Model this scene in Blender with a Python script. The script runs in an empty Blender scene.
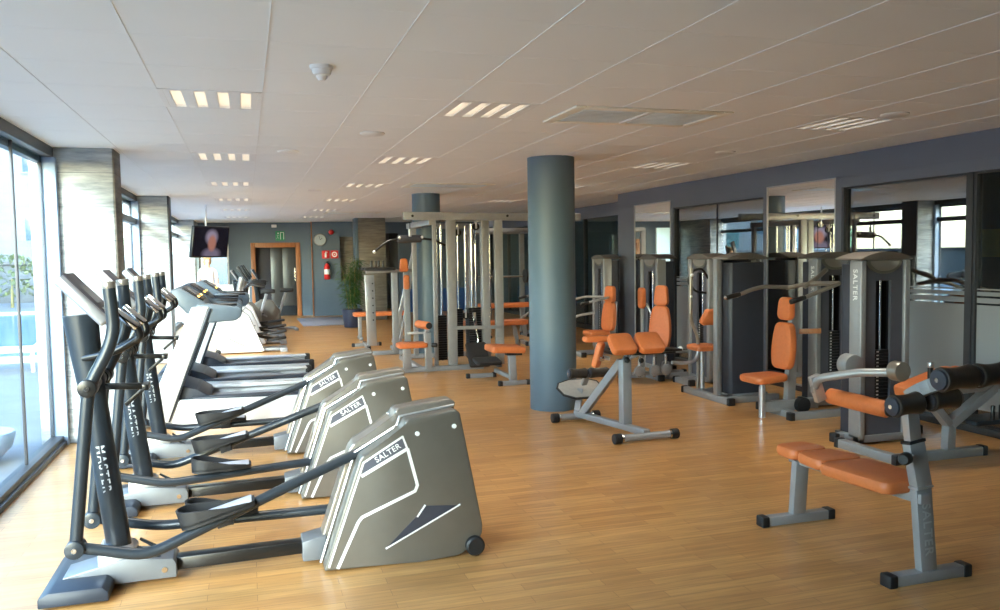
import bpy, bmesh, math, random
from mathutils import Vector, Matrix
S = bpy.context.scene
C = S.collection
R = math.radians
PI = math.pi
random.seed(11)
V = Vector

# ------------------------------------------------------------------ materials
def lin(r, g, b):
    f = lambda c: (c/255/12.92) if c/255 <= .04045 else ((c/255+.055)/1.055)**2.4
    return (f(r), f(g), f(b), 1)

def mat(name, rgb, rough=.5, metal=0., var=.06, scale=14., bump=0., bscale=200., spec=.5, stretch=None, coat=0.):
    m = bpy.data.materials.new(name); m.use_nodes = True
    nt = m.node_tree; N = nt.nodes; L = nt.links
    b = N['Principled BSDF']
    b.inputs['Roughness'].default_value = rough
    b.inputs['Metallic'].default_value = metal
    b.inputs['Specular IOR Level'].default_value = spec
    b.inputs['Coat Weight'].default_value = coat
    c = lin(*rgb)
    tc = N.new('ShaderNodeTexCoord')
    mp = N.new('ShaderNodeMapping'); L.new(tc.outputs['Object'], mp.inputs['Vector'])
    if stretch: mp.inputs['Scale'].default_value = stretch
    n = N.new('ShaderNodeTexNoise'); n.inputs['Scale'].default_value = scale; n.inputs['Detail'].default_value = 4
    L.new(mp.outputs['Vector'], n.inputs['Vector'])
    r = N.new('ShaderNodeValToRGB')
    r.color_ramp.elements[0].position = .3; r.color_ramp.elements[1].position = .7
    r.color_ramp.elements[0].color = tuple(x*(1-var) for x in c[:3]) + (1,)
    r.color_ramp.elements[1].color = tuple(min(1, x*(1+var)) for x in c[:3]) + (1,)
    L.new(n.outputs['Fac'], r.inputs['Fac']); L.new(r.outputs['Color'], b.inputs['Base Color'])
    if bump:
        n2 = N.new('ShaderNodeTexNoise'); n2.inputs['Scale'].default_value = bscale
        L.new(mp.outputs['Vector'], n2.inputs['Vector'])
        bp = N.new('ShaderNodeBump'); bp.inputs['Strength'].default_value = bump; bp.inputs['Distance'].default_value = .002
        L.new(n2.outputs['Fac'], bp.inputs['Height']); L.new(bp.outputs['Normal'], b.inputs['Normal'])
    return m

M = {}
M['silver'] = mat('silver paint', (150, 151, 153), .38, .35, .04)
M['bright'] = mat('bright aluminium', (190, 192, 196), .28, .75, .03)
M['chrome'] = mat('chrome', (215, 216, 218), .12, 1., .02)
M['bronze'] = mat('satin titanium shell', (116, 113, 106), .38, .5, .03)
M['bronze_d'] = mat('satin titanium trim', (150, 143, 134), .3, .6, .03)
M['orange'] = mat('orange vinyl', (200, 111, 60), .48, 0, .05, 30, .25, 350)
M['navy'] = mat('charcoal panel', (52, 54, 64), .5, 0, .05, 10, .15, 300)
M['panel'] = mat('grey front panel', (82, 84, 94), .5, 0, .05, 10, .15, 300)
M['black'] = mat('black rubber', (24, 24, 26), .55, 0, .1, 25, .2, 300)
M['gloss_black'] = mat('black plastic', (20, 21, 22), .3, 0, .08)
M['foam'] = mat('black vinyl roller', (46, 40, 36), .35, 0, .1, 20)
M['tube'] = mat('dark blue grey paint', (40, 47, 54), .32, .2, .05)
M['basecast'] = mat('blue grey casting', (38, 45, 56), .45, .1, .06)
M['tread'] = mat('light grey pedal grip', (176, 178, 186), .6, 0, .06, 60, .5, 120)
M['white'] = mat('white paint', (232, 232, 230), .5, 0, .02)
M['offwhite'] = mat('cream plastic', (214, 208, 190), .5, 0, .03)
M['cream'] = mat('cream enamel', (240, 236, 222), .4, 0, .02)
M['cast'] = mat('grey casting', (112, 116, 121), .4, .3, .04)
M['acslat'] = mat('grille enamel with blue sheen', (232, 242, 244), .3, 0, .02)  # bluish cast puts the grille's reflection into its colour
M['letter'] = mat('white lettering', (225, 226, 226), .5, 0, .02)
M['letter_g'] = mat('grey lettering', (172, 175, 178), .5, .2, .02)
M['dark_slot'] = mat('black slot', (12, 12, 14), .6, 0, .1)
M['column'] = mat('blue grey column paint', (90, 109, 122), .5, 0, .03, 4)
M['wall'] = mat('blue grey wall paint', (88, 104, 118), .6, 0, .03, 3)
M['fascia'] = mat('slate blue fascia paint', (108, 114, 130), .6, 0, .03, 3)
M['frame_d'] = mat('dark window aluminium', (66, 68, 72), .45, .3, .05)
M['frame_b'] = mat('blue grey jamb', (150, 170, 195), .5, .1, .04)
M['wood'] = mat('orange varnished wood', (150, 98, 60), .4, 0, .18, 6, stretch=(6, 6, .6))
M['concrete'] = mat('rough grey stone', (116, 112, 104), .8, 0, .3, 9, .5, 60, stretch=(.6, .6, 6))
M['red'] = mat('red enamel', (200, 36, 38), .35, 0, .05)
M['green'] = mat('sign green', (40, 130, 90), .5, 0, .05)
M['leaf'] = mat('bamboo leaf', (52, 86, 34), .5, 0, .4, 8)
M['stem'] = mat('cane stem', (120, 110, 60), .6, 0, .2)
M['pot'] = mat('navy planter', (44, 54, 78), .45, 0, .06)
M['soil'] = mat('soil', (60, 46, 36), .9, 0, .3, 60)
M['tmill'] = mat('pearl treadmill paint', (206, 209, 212), .3, .3, .03)
M['belt'] = mat('running belt with glare', (150, 152, 158), .5, 0, .06, 80)  # paled: grazing glare on the belt is put into its colour
M['console'] = mat('slate console', (92, 104, 114), .4, .1, .05)
M['lcd'] = mat('grey display', (150, 156, 156), .25, 0, .05)
M['stack'] = mat('weight plates', (34, 34, 38), .4, .3, .1)
M['plate'] = mat('chequer footplate', (172, 166, 158), .5, .3, .06, 30, .3, 90)
M['dialgrey'] = mat('clock dial', (168, 182, 190), .4, 0, .02)
M['skin'] = mat('skin', (226, 178, 150), .55, 0, .04)
M['hair'] = mat('blond hair', (196, 156, 96), .6, 0, .2, 60)
M['cloth'] = mat('white top', (228, 222, 220), .8, 0, .04)
M['trouser'] = mat('grey trousers', (90, 92, 100), .8, 0, .06)
M['pink'] = mat('pink panel', (208, 60, 96), .5, 0, .05)
M['mat_grey'] = mat('grey entrance mat', (134, 138, 150), .9, 0, .1, 90, .4, 200)
M['yellow'] = mat('yellow board', (196, 178, 60), .6, 0, .08)
M['blue'] = mat('blue vinyl', (44, 84, 150), .5, 0, .06)
M['backroom'] = mat('far room wall', (84, 86, 92), .7, 0, .05, 3)
M['steel'] = mat('brushed lift door', (96, 102, 106), .35, .8, .08, 30, stretch=(20, 20, .5))

def new_mat(name):
    m = bpy.data.materials.new(name); m.use_nodes = True
    nt = m.node_tree; N = nt.nodes; L = nt.links
    return m, N, L, N['Principled BSDF'], N['Material Output']

def wood_floor():
    m, N, L, b, o = new_mat('beech strip floor')
    tc = N.new('ShaderNodeTexCoord')
    bt = N.new('ShaderNodeTexBrick')
    for k, v in (('Scale', 1.), ('Mortar Size', .0012), ('Mortar Smooth', .1), ('Bias', 0.), ('Brick Width', .62), ('Row Height', .075)):
        bt.inputs[k].default_value = v
    bt.offset = .37; bt.offset_frequency = 2
    bt.inputs['Color1'].default_value = lin(208, 157, 95); bt.inputs['Color2'].default_value = lin(190, 138, 80)
    bt.inputs['Mortar'].default_value = lin(150, 102, 58)
    L.new(tc.outputs['Object'], bt.inputs['Vector'])
    mp = N.new('ShaderNodeMapping'); mp.inputs['Scale'].default_value = (1.2, 16, 1)
    L.new(tc.outputs['Object'], mp.inputs['Vector'])
    n = N.new('ShaderNodeTexNoise'); n.inputs['Scale'].default_value = 2.6; n.inputs['Detail'].default_value = 6
    L.new(mp.outputs['Vector'], n.inputs['Vector'])
    rp = N.new('ShaderNodeValToRGB')
    rp.color_ramp.elements[0].position = .32; rp.color_ramp.elements[0].color = (.80, .78, .75, 1)
    rp.color_ramp.elements[1].position = .68; rp.color_ramp.elements[1].color = (1.1, 1.1, 1.1, 1)
    L.new(n.outputs['Fac'], rp.inputs['Fac'])
    mx = N.new('ShaderNodeMix'); mx.data_type = 'RGBA'; mx.blend_type = 'MULTIPLY'; mx.inputs[0].default_value = 1
    L.new(bt.outputs['Color'], mx.inputs[6]); L.new(rp.outputs['Color'], mx.inputs[7])
    L.new(mx.outputs[2], b.inputs['Base Color'])
    n3 = N.new('ShaderNodeTexNoise'); n3.inputs['Scale'].default_value = 1.7; n3.inputs['Detail'].default_value = 5
    L.new(tc.outputs['Object'], n3.inputs['Vector'])
    mr = N.new('ShaderNodeMapRange'); mr.inputs[3].default_value = .26; mr.inputs[4].default_value = .42
    L.new(n3.outputs['Fac'], mr.inputs[0]); L.new(mr.outputs[0], b.inputs['Roughness'])
    b.inputs['Specular IOR Level'].default_value = .5
    b.inputs['Coat Weight'].default_value = .2; b.inputs['Coat Roughness'].default_value = .14
    return m
M['floor'] = wood_floor()

def ceiling_mat():
    m, N, L, b, o = new_mat('mineral ceiling tile')
    tc = N.new('ShaderNodeTexCoord')
    n = N.new('ShaderNodeTexNoise'); n.inputs['Scale'].default_value = 1.3; n.inputs['Detail'].default_value = 3
    L.new(tc.outputs['Object'], n.inputs['Vector'])
    rp = N.new('ShaderNodeValToRGB')
    rp.color_ramp.elements[0].color = lin(236, 238, 236); rp.color_ramp.elements[1].color = lin(243, 244, 242)
    L.new(n.outputs['Fac'], rp.inputs['Fac']); L.new(rp.outputs['Color'], b.inputs['Base Color'])
    b.inputs['Roughness'].default_value = .85
    return m
M['ceiling'] = ceiling_mat()

def stone_mat(name, a, c):
    m, N, L, b, o = new_mat(name)
    tc = N.new('ShaderNodeTexCoord')
    mp = N.new('ShaderNodeMapping'); mp.inputs['Scale'].default_value = (1.2, 1.2, 9)
    L.new(tc.outputs['Object'], mp.inputs['Vector'])
    n = N.new('ShaderNodeTexNoise'); n.inputs['Scale'].default_value = 2.2; n.inputs['Detail'].default_value = 7; n.inputs['Roughness'].default_value = .65
    L.new(mp.outputs['Vector'], n.inputs['Vector'])
    rp = N.new('ShaderNodeValToRGB')
    rp.color_ramp.elements[0].position = .3; rp.color_ramp.elements[0].color = lin(*a)
    rp.color_ramp.elements[1].position = .65; rp.color_ramp.elements[1].color = lin(*c)
    L.new(n.outputs['Fac'], rp.inputs['Fac'])
    # tile joints: one course every 0.3 m
    sp = N.new('ShaderNodeSeparateXYZ'); L.new(tc.outputs['Object'], sp.inputs[0])
    md = N.new('ShaderNodeMath'); md.operation = 'FRACT'
    dv = N.new('ShaderNodeMath'); dv.operation = 'MULTIPLY'; dv.inputs[1].default_value = 1/.3
    L.new(sp.outputs['Z'], dv.inputs[0]); L.new(dv.outputs[0], md.inputs[0])
    lt = N.new('ShaderNodeMath'); lt.operation = 'LESS_THAN'; lt.inputs[1].default_value = .018
    L.new(md.outputs[0], lt.inputs[0])
    mx = N.new('ShaderNodeMix'); mx.data_type = 'RGBA'
    L.new(lt.outputs[0], mx.inputs[0]); L.new(rp.outputs['Color'], mx.inputs[6]); mx.inputs[7].default_value = lin(*[x*.93 for x in a])
    L.new(mx.outputs[2], b.inputs['Base Color'])
    b.inputs['Roughness'].default_value = .6
    bp = N.new('ShaderNodeBump'); bp.inputs['Strength'].default_value = .4; bp.inputs['Distance'].default_value = .004
    L.new(n.outputs['Fac'], bp.inputs['Height']); L.new(bp.outputs['Normal'], b.inputs['Normal'])
    return m
M['stone'] = stone_mat('slate cladding', (120, 126, 130), (186, 190, 190))
M['stone_d'] = stone_mat('dark concrete and pillar shade', (92, 88, 80), (128, 122, 112))  # also darkens the first pillar's side strip, where only shade falls

def glass_mat(name, tint, f0=.04, rough=0., f90=.9):
    m, N, L, b, o = new_mat(name)
    N.remove(b)
    t = N.new('ShaderNodeBsdfTransparent'); t.inputs['Color'].default_value = tint
    g = N.new('ShaderNodeBsdfGlossy'); g.inputs['Roughness'].default_value = rough
    lw = N.new('ShaderNodeLayerWeight'); lw.inputs['Blend'].default_value = .5
    pw = N.new('ShaderNodeMath'); pw.operation = 'POWER'; pw.inputs[1].default_value = 5
    L.new(lw.outputs['Facing'], pw.inputs[0])
    f = N.new('ShaderNodeMapRange'); f.inputs[3].default_value = f0; f.inputs[4].default_value = f90
    L.new(pw.outputs[0], f.inputs[0])
    mx = N.new('ShaderNodeMixShader')
    L.new(f.outputs[0], mx.inputs[0]); L.new(t.outputs[0], mx.inputs[1]); L.new(g.outputs[0], mx.inputs[2])
    L.new(mx.outputs[0], o.inputs['Surface'])
    return m
M['glass'] = glass_mat('window glass', (.86, .95, .98, 1), .03, f90=.15)
M['glass_in'] = glass_mat('partition glass', (.62, .68, .7, 1), .26)
M['glass_smoke'] = glass_mat('smoked partition glass', (.85, .9, .9, 1), .1)
M['mirror'] = None
def mirror_mat():
    m, N, L, b, o = new_mat('mirror')
    b.inputs['Metallic'].default_value = 1; b.inputs['Roughness'].default_value = .015
    b.inputs['Base Color'].default_value = (.86, .88, .88, 1)
    return m
M['mirror'] = mirror_mat()
def frost_mat():
    m, N, L, b, o = new_mat('frosted film')
    N.remove(b)
    t = N.new('ShaderNodeBsdfTransparent'); d = N.new('ShaderNodeBsdfPrincipled')
    d.inputs['Base Color'].default_value = lin(150, 156, 160); d.inputs['Roughness'].default_value = .45
    mx = N.new('ShaderNodeMixShader'); mx.inputs[0].default_value = .9
    L.new(t.outputs[0], mx.inputs[1]); L.new(d.outputs[0], mx.inputs[2]); L.new(mx.outputs[0], o.inputs['Surface'])
    return m
M['frost'] = frost_mat()
def reflector_mat():
    m, N, L, b, o = new_mat('polished louvre')
    b.inputs['Metallic'].default_value = 1; b.inputs['Roughness'].default_value = .36
    b.inputs['Base Color'].default_value = (.92, .9, .86, 1)
    return m
M['reflector'] = reflector_mat()
def emit_mat(name, col, s):
    m, N, L, b, o = new_mat(name)
    b.inputs['Base Color'].default_value = col
    b.inputs['Emission Color'].default_value = col; b.inputs['Emission Strength'].default_value = s
    return m
M['lamp'] = emit_mat('fluorescent tube', (1, .88, .72, 1), 2.2)
M['led'] = emit_mat('amber led', (1, .55, .1, 1), 6.)
def tv_mat():
    m, N, L, b, o = new_mat('television picture')
    tc = N.new('ShaderNodeTexCoord')
    def blob(loc, sc, pw):
        mp = N.new('ShaderNodeMapping'); mp.vector_type = 'TEXTURE'
        mp.inputs['Location'].default_value = loc; mp.inputs['Scale'].default_value = sc
        L.new(tc.outputs['Object'], mp.inputs['Vector'])
        g = N.new('ShaderNodeTexGradient'); g.gradient_type = 'SPHERICAL'
        L.new(mp.outputs['Vector'], g.inputs['Vector'])
        p = N.new('ShaderNodeMath'); p.operation = 'MULTIPLY'; p.use_clamp = True; p.inputs[1].default_value = pw
        L.new(g.outputs['Fac'], p.inputs[0]); return p.outputs[0]
    def over(fac, col, base):
        mx = N.new('ShaderNodeMix'); mx.data_type = 'RGBA'; L.new(fac, mx.inputs[0])
        if isinstance(base, tuple): mx.inputs[6].default_value = base
        else: L.new(base, mx.inputs[6])
        mx.inputs[7].default_value = col; return mx.outputs[2]
    c = over(blob((.0, 0, .09), (.2, 1, .17), 2), lin(150, 140, 160), lin(22, 20, 30))
    c = over(blob((.02, 0, -.22), (.3, 1, .14), 2), lin(120, 110, 130), c)
    c = over(blob((.02, 0, -.02), (.13, 1, .18), 2.5), lin(176, 120, 104), c)
    b.inputs['Base Color'].default_value = (.01, .01, .012, 1); b.inputs['Roughness'].default_value = .15
    L.new(c, b.inputs['Emission Color']); b.inputs['Emission Strength'].default_value = .6
    return m
M['tv'] = tv_mat()
def water_mat():
    m, N, L, b, o = new_mat('pool water')
    b.inputs['Base Color'].default_value = lin(40, 120, 160); b.inputs['Roughness'].default_value = .12
    tc = N.new('ShaderNodeTexCoord'); n = N.new('ShaderNodeTexNoise'); n.inputs['Scale'].default_value = 1.6
    L.new(tc.outputs['Object'], n.inputs['Vector'])
    bp = N.new('ShaderNodeBump'); bp.inputs['Strength'].default_value = .3; L.new(n.outputs['Fac'], bp.inputs['Height'])
    L.new(bp.outputs['Normal'], b.inputs['Normal'])
    return m
M['water'] = water_mat()
M['terrace'] = mat('pale terrace paving', (112, 116, 118), .7, 0, .05, 2)
M['render'] = mat('white render', (122, 128, 132), .8, 0, .03, 2)
M['ext_glass'] = mat('facade window', (70, 92, 104), .2, 0, .1)
M['hedge'] = mat('olive shrub', (92, 104, 62), .8, 0, .4, 3)
M['bal_glass'] = glass_mat('balcony glass', (.62, .86, .86, 1), .04)
M['ext_grey'] = mat('grey retaining wall', (86, 90, 92), .8, 0, .1)

# ------------------------------------------------------------------ mesh builder
OFF = V((0, 0, 0))
class MB:
    def __init__(s): s.bm = bmesh.new()
    def add(s, vs, fs, T=None, bev=0, seg=2):
        bv = [s.bm.verts.new(T @ V(v) if T else V(v)) for v in vs]
        nf = []
        for f in fs:
            try: nf.append(s.bm.faces.new([bv[i] for i in f]))
            except ValueError: pass
        if bev:
            es = {e for f in nf for e in f.edges}
            bmesh.ops.bevel(s.bm, geom=list(es), offset=bev, segments=seg, profile=.5, affect='EDGES', clamp_overlap=True)
        return s
    def box(s, x0, x1, y0, y1, z0, z1, bev=0, seg=2, T=None):
        vs = [(x, y, z) for z in (z0, z1) for y in (y0, y1) for x in (x0, x1)]
        return s.add(vs, [(0, 2, 3, 1), (4, 5, 7, 6), (0, 1, 5, 4), (2, 6, 7, 3), (0, 4, 6, 2), (1, 3, 7, 5)], T, bev, seg)
    def bar(s, p, q, w, h, bev=.004, up=(0, 0, 1), seg=2):
        p = V(p); q = V(q); d = q-p; l = d.length; d.normalize(); up = V(up)
        if abs(d.dot(up)) > .98: up = V((0, 1, 0)) if abs(d.y) < .9 else V((1, 0, 0))
        x = d.cross(up).normalized(); u = x.cross(d)
        T = Matrix(((x.x, d.x, u.x, p.x), (x.y, d.y, u.y, p.y), (x.z, d.z, u.z, p.z), (0, 0, 0, 1)))
        return s.box(-w/2, w/2, 0, l, -h/2, h/2, bev, seg, T)
    def sweep(s, pts, rads, n=12, caps=True):
        pts = [V(p) for p in pts]
        k = len(pts); rings = []
        t = (pts[1]-pts[0]).normalized()
        a = V((0, 0, 1)) if abs(t.z) < .9 else V((1, 0, 0))
        u = t.cross(a).normalized()
        for i in range(k):
            if i == 0: t2 = (pts[1]-pts[0])
            elif i == k-1: t2 = (pts[i]-pts[i-1])
            else: t2 = (pts[i+1]-pts[i]).normalized()+(pts[i]-pts[i-1]).normalized()
            t2.normalize()
            u = (u-t2*u.dot(t2)).normalized(); w = t2.cross(u)
            r = rads[i]; ru, rw = r if isinstance(r, tuple) else (r, r)
            rings.append([s.bm.verts.new(pts[i]+u*ru*math.cos(2*PI*j/n)+w*rw*math.sin(2*PI*j/n)) for j in range(n)])
        for i in range(k-1):
            for j in range(n):
                s.bm.faces.new((rings[i][j], rings[i][(j+1) % n], rings[i+1][(j+1) % n], rings[i+1][j]))
        if caps:
            s.bm.faces.new(rings[0][::-1]); s.bm.faces.new(rings[-1])
        return s
    def tube(s, pts, r, n=12, fil=.05):
        pts = [V(p) for p in pts]
        out = [pts[0]]
        for i in range(1, len(pts)-1):
            a, b, c = pts[i-1], pts[i], pts[i+1]
            f = min(fil, (a-b).length*.45, (c-b).length*.45)
            p = b+(a-b).normalized()*f; q = b+(c-b).normalized()*f
            for t in (0, .25, .5, .75, 1):
                out.append(p*(1-t)**2+b*2*t*(1-t)+q*t*t)
        out.append(pts[-1])
        return s.sweep(out, [r]*len(out), n)
    def cyl(s, p, q, r, r2=None, n=20, bev=0):
        p = V(p); q = V(q)
        if bev:
            d = (q-p).normalized()*bev
            return s.sweep([p, p+d*.3, p+d, q-d, q-d*.3, q], [r-bev, r-bev*.3, r, r, r-bev*.3, r-bev], n)
        return s.sweep([p, q], [r, r if r2 is None else r2], n)
    def lathe(s, p, q, prof, n=24):
        p = V(p); q = V(q)
        return s.sweep([p.lerp(q, t) for t, r in prof], [r for t, r in prof], n)
    def prism(s, poly, a, b, plane='xz', bev=0, seg=2, T=None):
        f = {'xz': lambda u, v, w: (u, w, v), 'yz': lambda u, v, w: (w, u, v), 'xy': lambda u, v, w: (u, v, w)}[plane]
        n = len(poly)
        vs = [f(u, v, a) for u, v in poly]+[f(u, v, b) for u, v in poly]
        fs = [tuple(range(n)), tuple(range(2*n-1, n-1, -1))]+[(i, i+n, (i+1) % n+n, (i+1) % n) for i in range(n)]
        return s.add(vs, fs, T, bev, seg)
    def pad(s, w, h, t, T, r=.04, w2=None, dome=.0, bulge=0.):
        """cushion: outline w (at -h/2) .. w2 (at +h/2), thickness t along local z"""
        w2 = w if w2 is None else w2
        out = []
        r = min(r, w*.49, w2*.49, h*.49)
        for cx, cy, a0 in ((w2/2-r, h/2-r, 0), (-w2/2+r, h/2-r, 90), (-w/2+r, -h/2+r, 180), (w/2-r, -h/2+r, 270)):
            for k in range(6):
                a = R(a0+18*k); out.append((cx+r*math.cos(a), cy+r*math.sin(a)))
        if bulge:
            o2 = []
            for i, p in enumerate(out):
                q = out[(i+1) % len(out)]; o2.append(p)
                if math.hypot(q[0]-p[0], q[1]-p[1]) > .08:
                    for k in range(1, 7): o2.append((p[0]+(q[0]-p[0])*k/7, p[1]+(q[1]-p[1])*k/7))
            out = [(x*(1+bulge*(1-(2*y/h)**2)), y) for x, y in o2]
        e = min(.022, t*.35)
        rings = []
        for ins, z in ((e*.9, 0), (e*.25, e*.35), (0, e), (0, t-e), (e*.25, t-e*.35), (e*.9, t-.001), (min(w, h)*.28, t+dome)):
            fx = max(.05, 1-2*ins/max(w, w2)); fy = max(.05, 1-2*ins/h)
            rings.append([(x*fx, y*fy, z) for x, y in out])
        n = len(out); vs = [v for rg in rings for v in rg]
        fs = [tuple(range(n-1, -1, -1))]
        for k in range(len(rings)-1):
            fs += [(k*n+i, k*n+(i+1) % n, (k+1)*n+(i+1) % n, (k+1)*n+i) for i in range(n)]
        fs.append(tuple((len(rings)-1)*n+i for i in range(n)))
        return s.add(vs, fs, T)
    def ball(s, c, r, n=12, sc=(1, 1, 1)):
        c = V(c); rings = []
        m = n//2
        vs = [(0, 0, -1)]
        for i in range(1, m):
            a = -PI/2+PI*i/m
            vs += [(math.cos(a)*math.cos(2*PI*j/n), math.cos(a)*math.sin(2*PI*j/n), math.sin(a)) for j in range(n)]
        vs.append((0, 0, 1))
        fs = [(0, 1+(j+1) % n, 1+j) for j in range(n)]
        for i in range(m-2):
            fs += [(1+i*n+j, 1+i*n+(j+1) % n, 1+(i+1)*n+(j+1) % n, 1+(i+1)*n+j) for j in range(n)]
        k = 1+(m-2)*n; fs += [(k+j, k+(j+1) % n, len(vs)-1) for j in range(n)]
        return s.add([(c.x+x*r*sc[0], c.y+y*r*sc[1], c.z+z*r*sc[2]) for x, y, z in vs], fs)
    def build(s, name, m, parent=None, smooth=True, ang=38, T=None):
        if T is not None: s.bm.transform(T)
        if OFF.length: s.bm.transform(Matrix.Translation(-OFF))
        bmesh.ops.recalc_face_normals(s.bm, faces=s.bm.faces)
        me = bpy.data.meshes.new(name); s.bm.to_mesh(me); s.bm.free()
        me.materials.append(M[m] if isinstance(m, str) else m)
        if smooth:
            me.polygons.foreach_set('use_smooth', [True]*len(me.polygons))
            me.set_sharp_from_angle(angle=R(ang))
        o = bpy.data.objects.new(name, me); C.objects.link(o)
        if parent: o.parent = parent
        return o

def frame(o, x, y):
    x = V(x).normalized(); z = x.cross(V(y)).normalized(); y = z.cross(x)
    return Matrix(((x.x, y.x, z.x, o[0]), (x.y, y.y, z.y, o[1]), (x.z, y.z, z.z, o[2]), (0, 0, 0, 1)))

def thing(name, label, cat, loc=(0, 0, 0), rz=0, group=None):
    o = bpy.data.objects.new(name, None); C.objects.link(o)
    o.location = loc; o.rotation_euler = (0, 0, rz); o.empty_display_size = .1
    o['label'] = label; o['category'] = cat
    if group: o['group'] = group
    return o
def tag(o, label, cat, group=None, kind=None):
    o['label'] = label; o['category'] = cat
    if group: o['group'] = group
    if kind: o['kind'] = kind
    return o
def struct(o): o['kind'] = 'structure'; return o
def at(o, loc, rz=0): o.location = loc; o.rotation_euler = (0, 0, rz); return o
def dup(root, loc, rz=0, label=None, sc=None):
    r = root.copy(); C.objects.link(r); r.location = loc; r.rotation_euler = (0, 0, rz)
    if label: r['label'] = label
    if sc: r.scale = sc
    for ch in list(root.children):
        c = ch.copy(); C.objects.link(c); c.parent = r
        for g in list(ch.children):
            d = g.copy(); C.objects.link(d); d.parent = c
    return r
def text(s, size, T, m, parent, ext=.0008, spacing=1., name='lettering'):
    cu = bpy.data.curves.new('t', 'FONT'); cu.body = s; cu.size = size; cu.extrude = ext
    cu.align_x = 'CENTER'; cu.align_y = 'CENTER'; cu.space_character = spacing; cu.offset = size*.012
    o = bpy.data.objects.new('t', cu); C.objects.link(o)
    dg = bpy.context.evaluated_depsgraph_get(); dg.update()
    me = bpy.data.meshes.new_from_object(o.evaluated_get(dg))
    bpy.data.objects.remove(o)
    me.transform(Matrix.Translation(-OFF) @ T); me.materials.clear(); me.materials.append(M[m])
    r = bpy.data.objects.new(name, me); C.objects.link(r); r.parent = parent
    return r

# ------------------------------------------------------------------ the setting
XL, XR, XR2, YB, YF, ZC = -1.64, 6.05, 6.95, -4., 23.7, 2.62
struct(MB().box(-1.74, 9.1, YB-.1, 26.2, -.12, 0).build('floor', 'floor', smooth=False))
# ceiling: a grid of tiles with open cells where the recessed lights sit
TX, TY, X0, Y0 = .594, .605, -1.654, 5.2-16*.605
lampcells = [(i, 16+5*j) for i in (2, 5, 10) for j in range(6) if not (i == 10 and j > 3)]
mb = MB()
xs = [-1.74]+[X0+TX*k for k in range(1, 18)]+[9.1]
ys = [Y0+TY*k for k in range(0, 52)]
holes = set(lampcells)
for i in range(len(xs)-1):
    for j in range(len(ys)-1):
        if (i, j) in holes: continue
        mb.add([(xs[i], ys[j], ZC), (xs[i+1], ys[j], ZC), (xs[i+1], ys[j+1], ZC), (xs[i], ys[j+1], ZC)], [(0, 1, 2, 3)])
ce = mb.build('ceiling', 'ceiling', smooth=False); struct(ce)
mb = MB()
for k in range(1, 15):
    mb.box(xs[k]-.0025, xs[k]+.0025, YB, YF, ZC-.0035, ZC+.004)
struct(mb.build('trim_1', 'white', smooth=False))
mb = MB()
for j in range(1, len(ys)-5):
    mb.box(-1.6, XR2, ys[j]-.0012, ys[j]+.0012, ZC-.0007, ZC+.002)
struct(mb.build('trim_2', 'ceiling', smooth=False))
struct(MB().box(-1.8, 9.2, YB-.2, 26.4, 2.86, 3.0).build('roof', 'ext_grey', smooth=False))

def window(name, y0, y1, ys_m, transom=None, jamb0=False, jamb1=False):
    f = MB()
    f.box(XL-.05, XL+.05, y0, y1, 0, .085, .006)
    f.box(XL-.02, XL+.075, y0, y1, 0, .04, .004)
    f.box(XL-.06, XL+.06, y0, y1, 2.53, ZC, .004)
    f.box(XL-.09, XL-.03, y0, y1, 2.48, 2.54, .004)
    w = struct(f.build(name, 'frame_d'))
    if transom: struct(MB().box(XL-.04, XL+.05, y0, y1, transom, transom+.09, .004).build('window_transom', 'frame_d', w))
    for y in ys_m:
        MB().box(XL-.015, XL+.005, y-.013, y+.013, .08, 2.53, .002).build('window_mullion', 'frame_d', w)
    if jamb1:
        MB().box(XL-.05, XL+.085, y1-.06, y1, .0, 2.53, .004).build('window_jamb', 'frame_b', w)
        MB().box(XL-.05, XL-.02, y1-.085, y1-.06, .08, 2.53, .003).build('window_edge_profile', 'frame_d', w)
    e = [y0]+ys_m+[y1]
    for a, b in zip(e, e[1:]):
        MB().box(XL-.012, XL-.004, a+.01, b-.01, .08, 2.53).build('window_pane', 'glass', w, smooth=False)
window('window_1', .2, 8.05, [6.95-1.3*k for k in range(5)][::-1], jamb1=True)
struct(MB().box(XL-.14, XL+.06, YB, .2, 0, ZC).build('wall_left', 'wall', smooth=False))
window('window_2', 8.45, 13.8, [9.6, 11.2, 12.6], transom=2.18, jamb1=True)
window('window_3', 14.2, 21.9, [15.6, 17.1, 18.6, 20.2], transom=2.18)
struct(MB().box(-1.78, -1.11, 8.05, 8.45, 0, ZC, .01).build('pillar', 'stone'))
struct(MB().box(-1.118, -1.098, 8.06, 8.46, 0, ZC, .003).build('pillar_shade_strip', 'stone_d'))  # dark strip stands in for the pillar's unlit side
struct(MB().box(-1.78, -1.14, 13.8, 14.2, 0, ZC, .01).build('pillar.001', 'stone'))
struct(MB().box(-1.148, -1.125, 13.79, 14.21, 0, ZC, .003).build('trim_4', 'frame_d'))
struct(MB().box(-1.78, -1.22, 21.9, 23.75, 0, ZC, .01).build('pillar.002', 'stone'))

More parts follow.
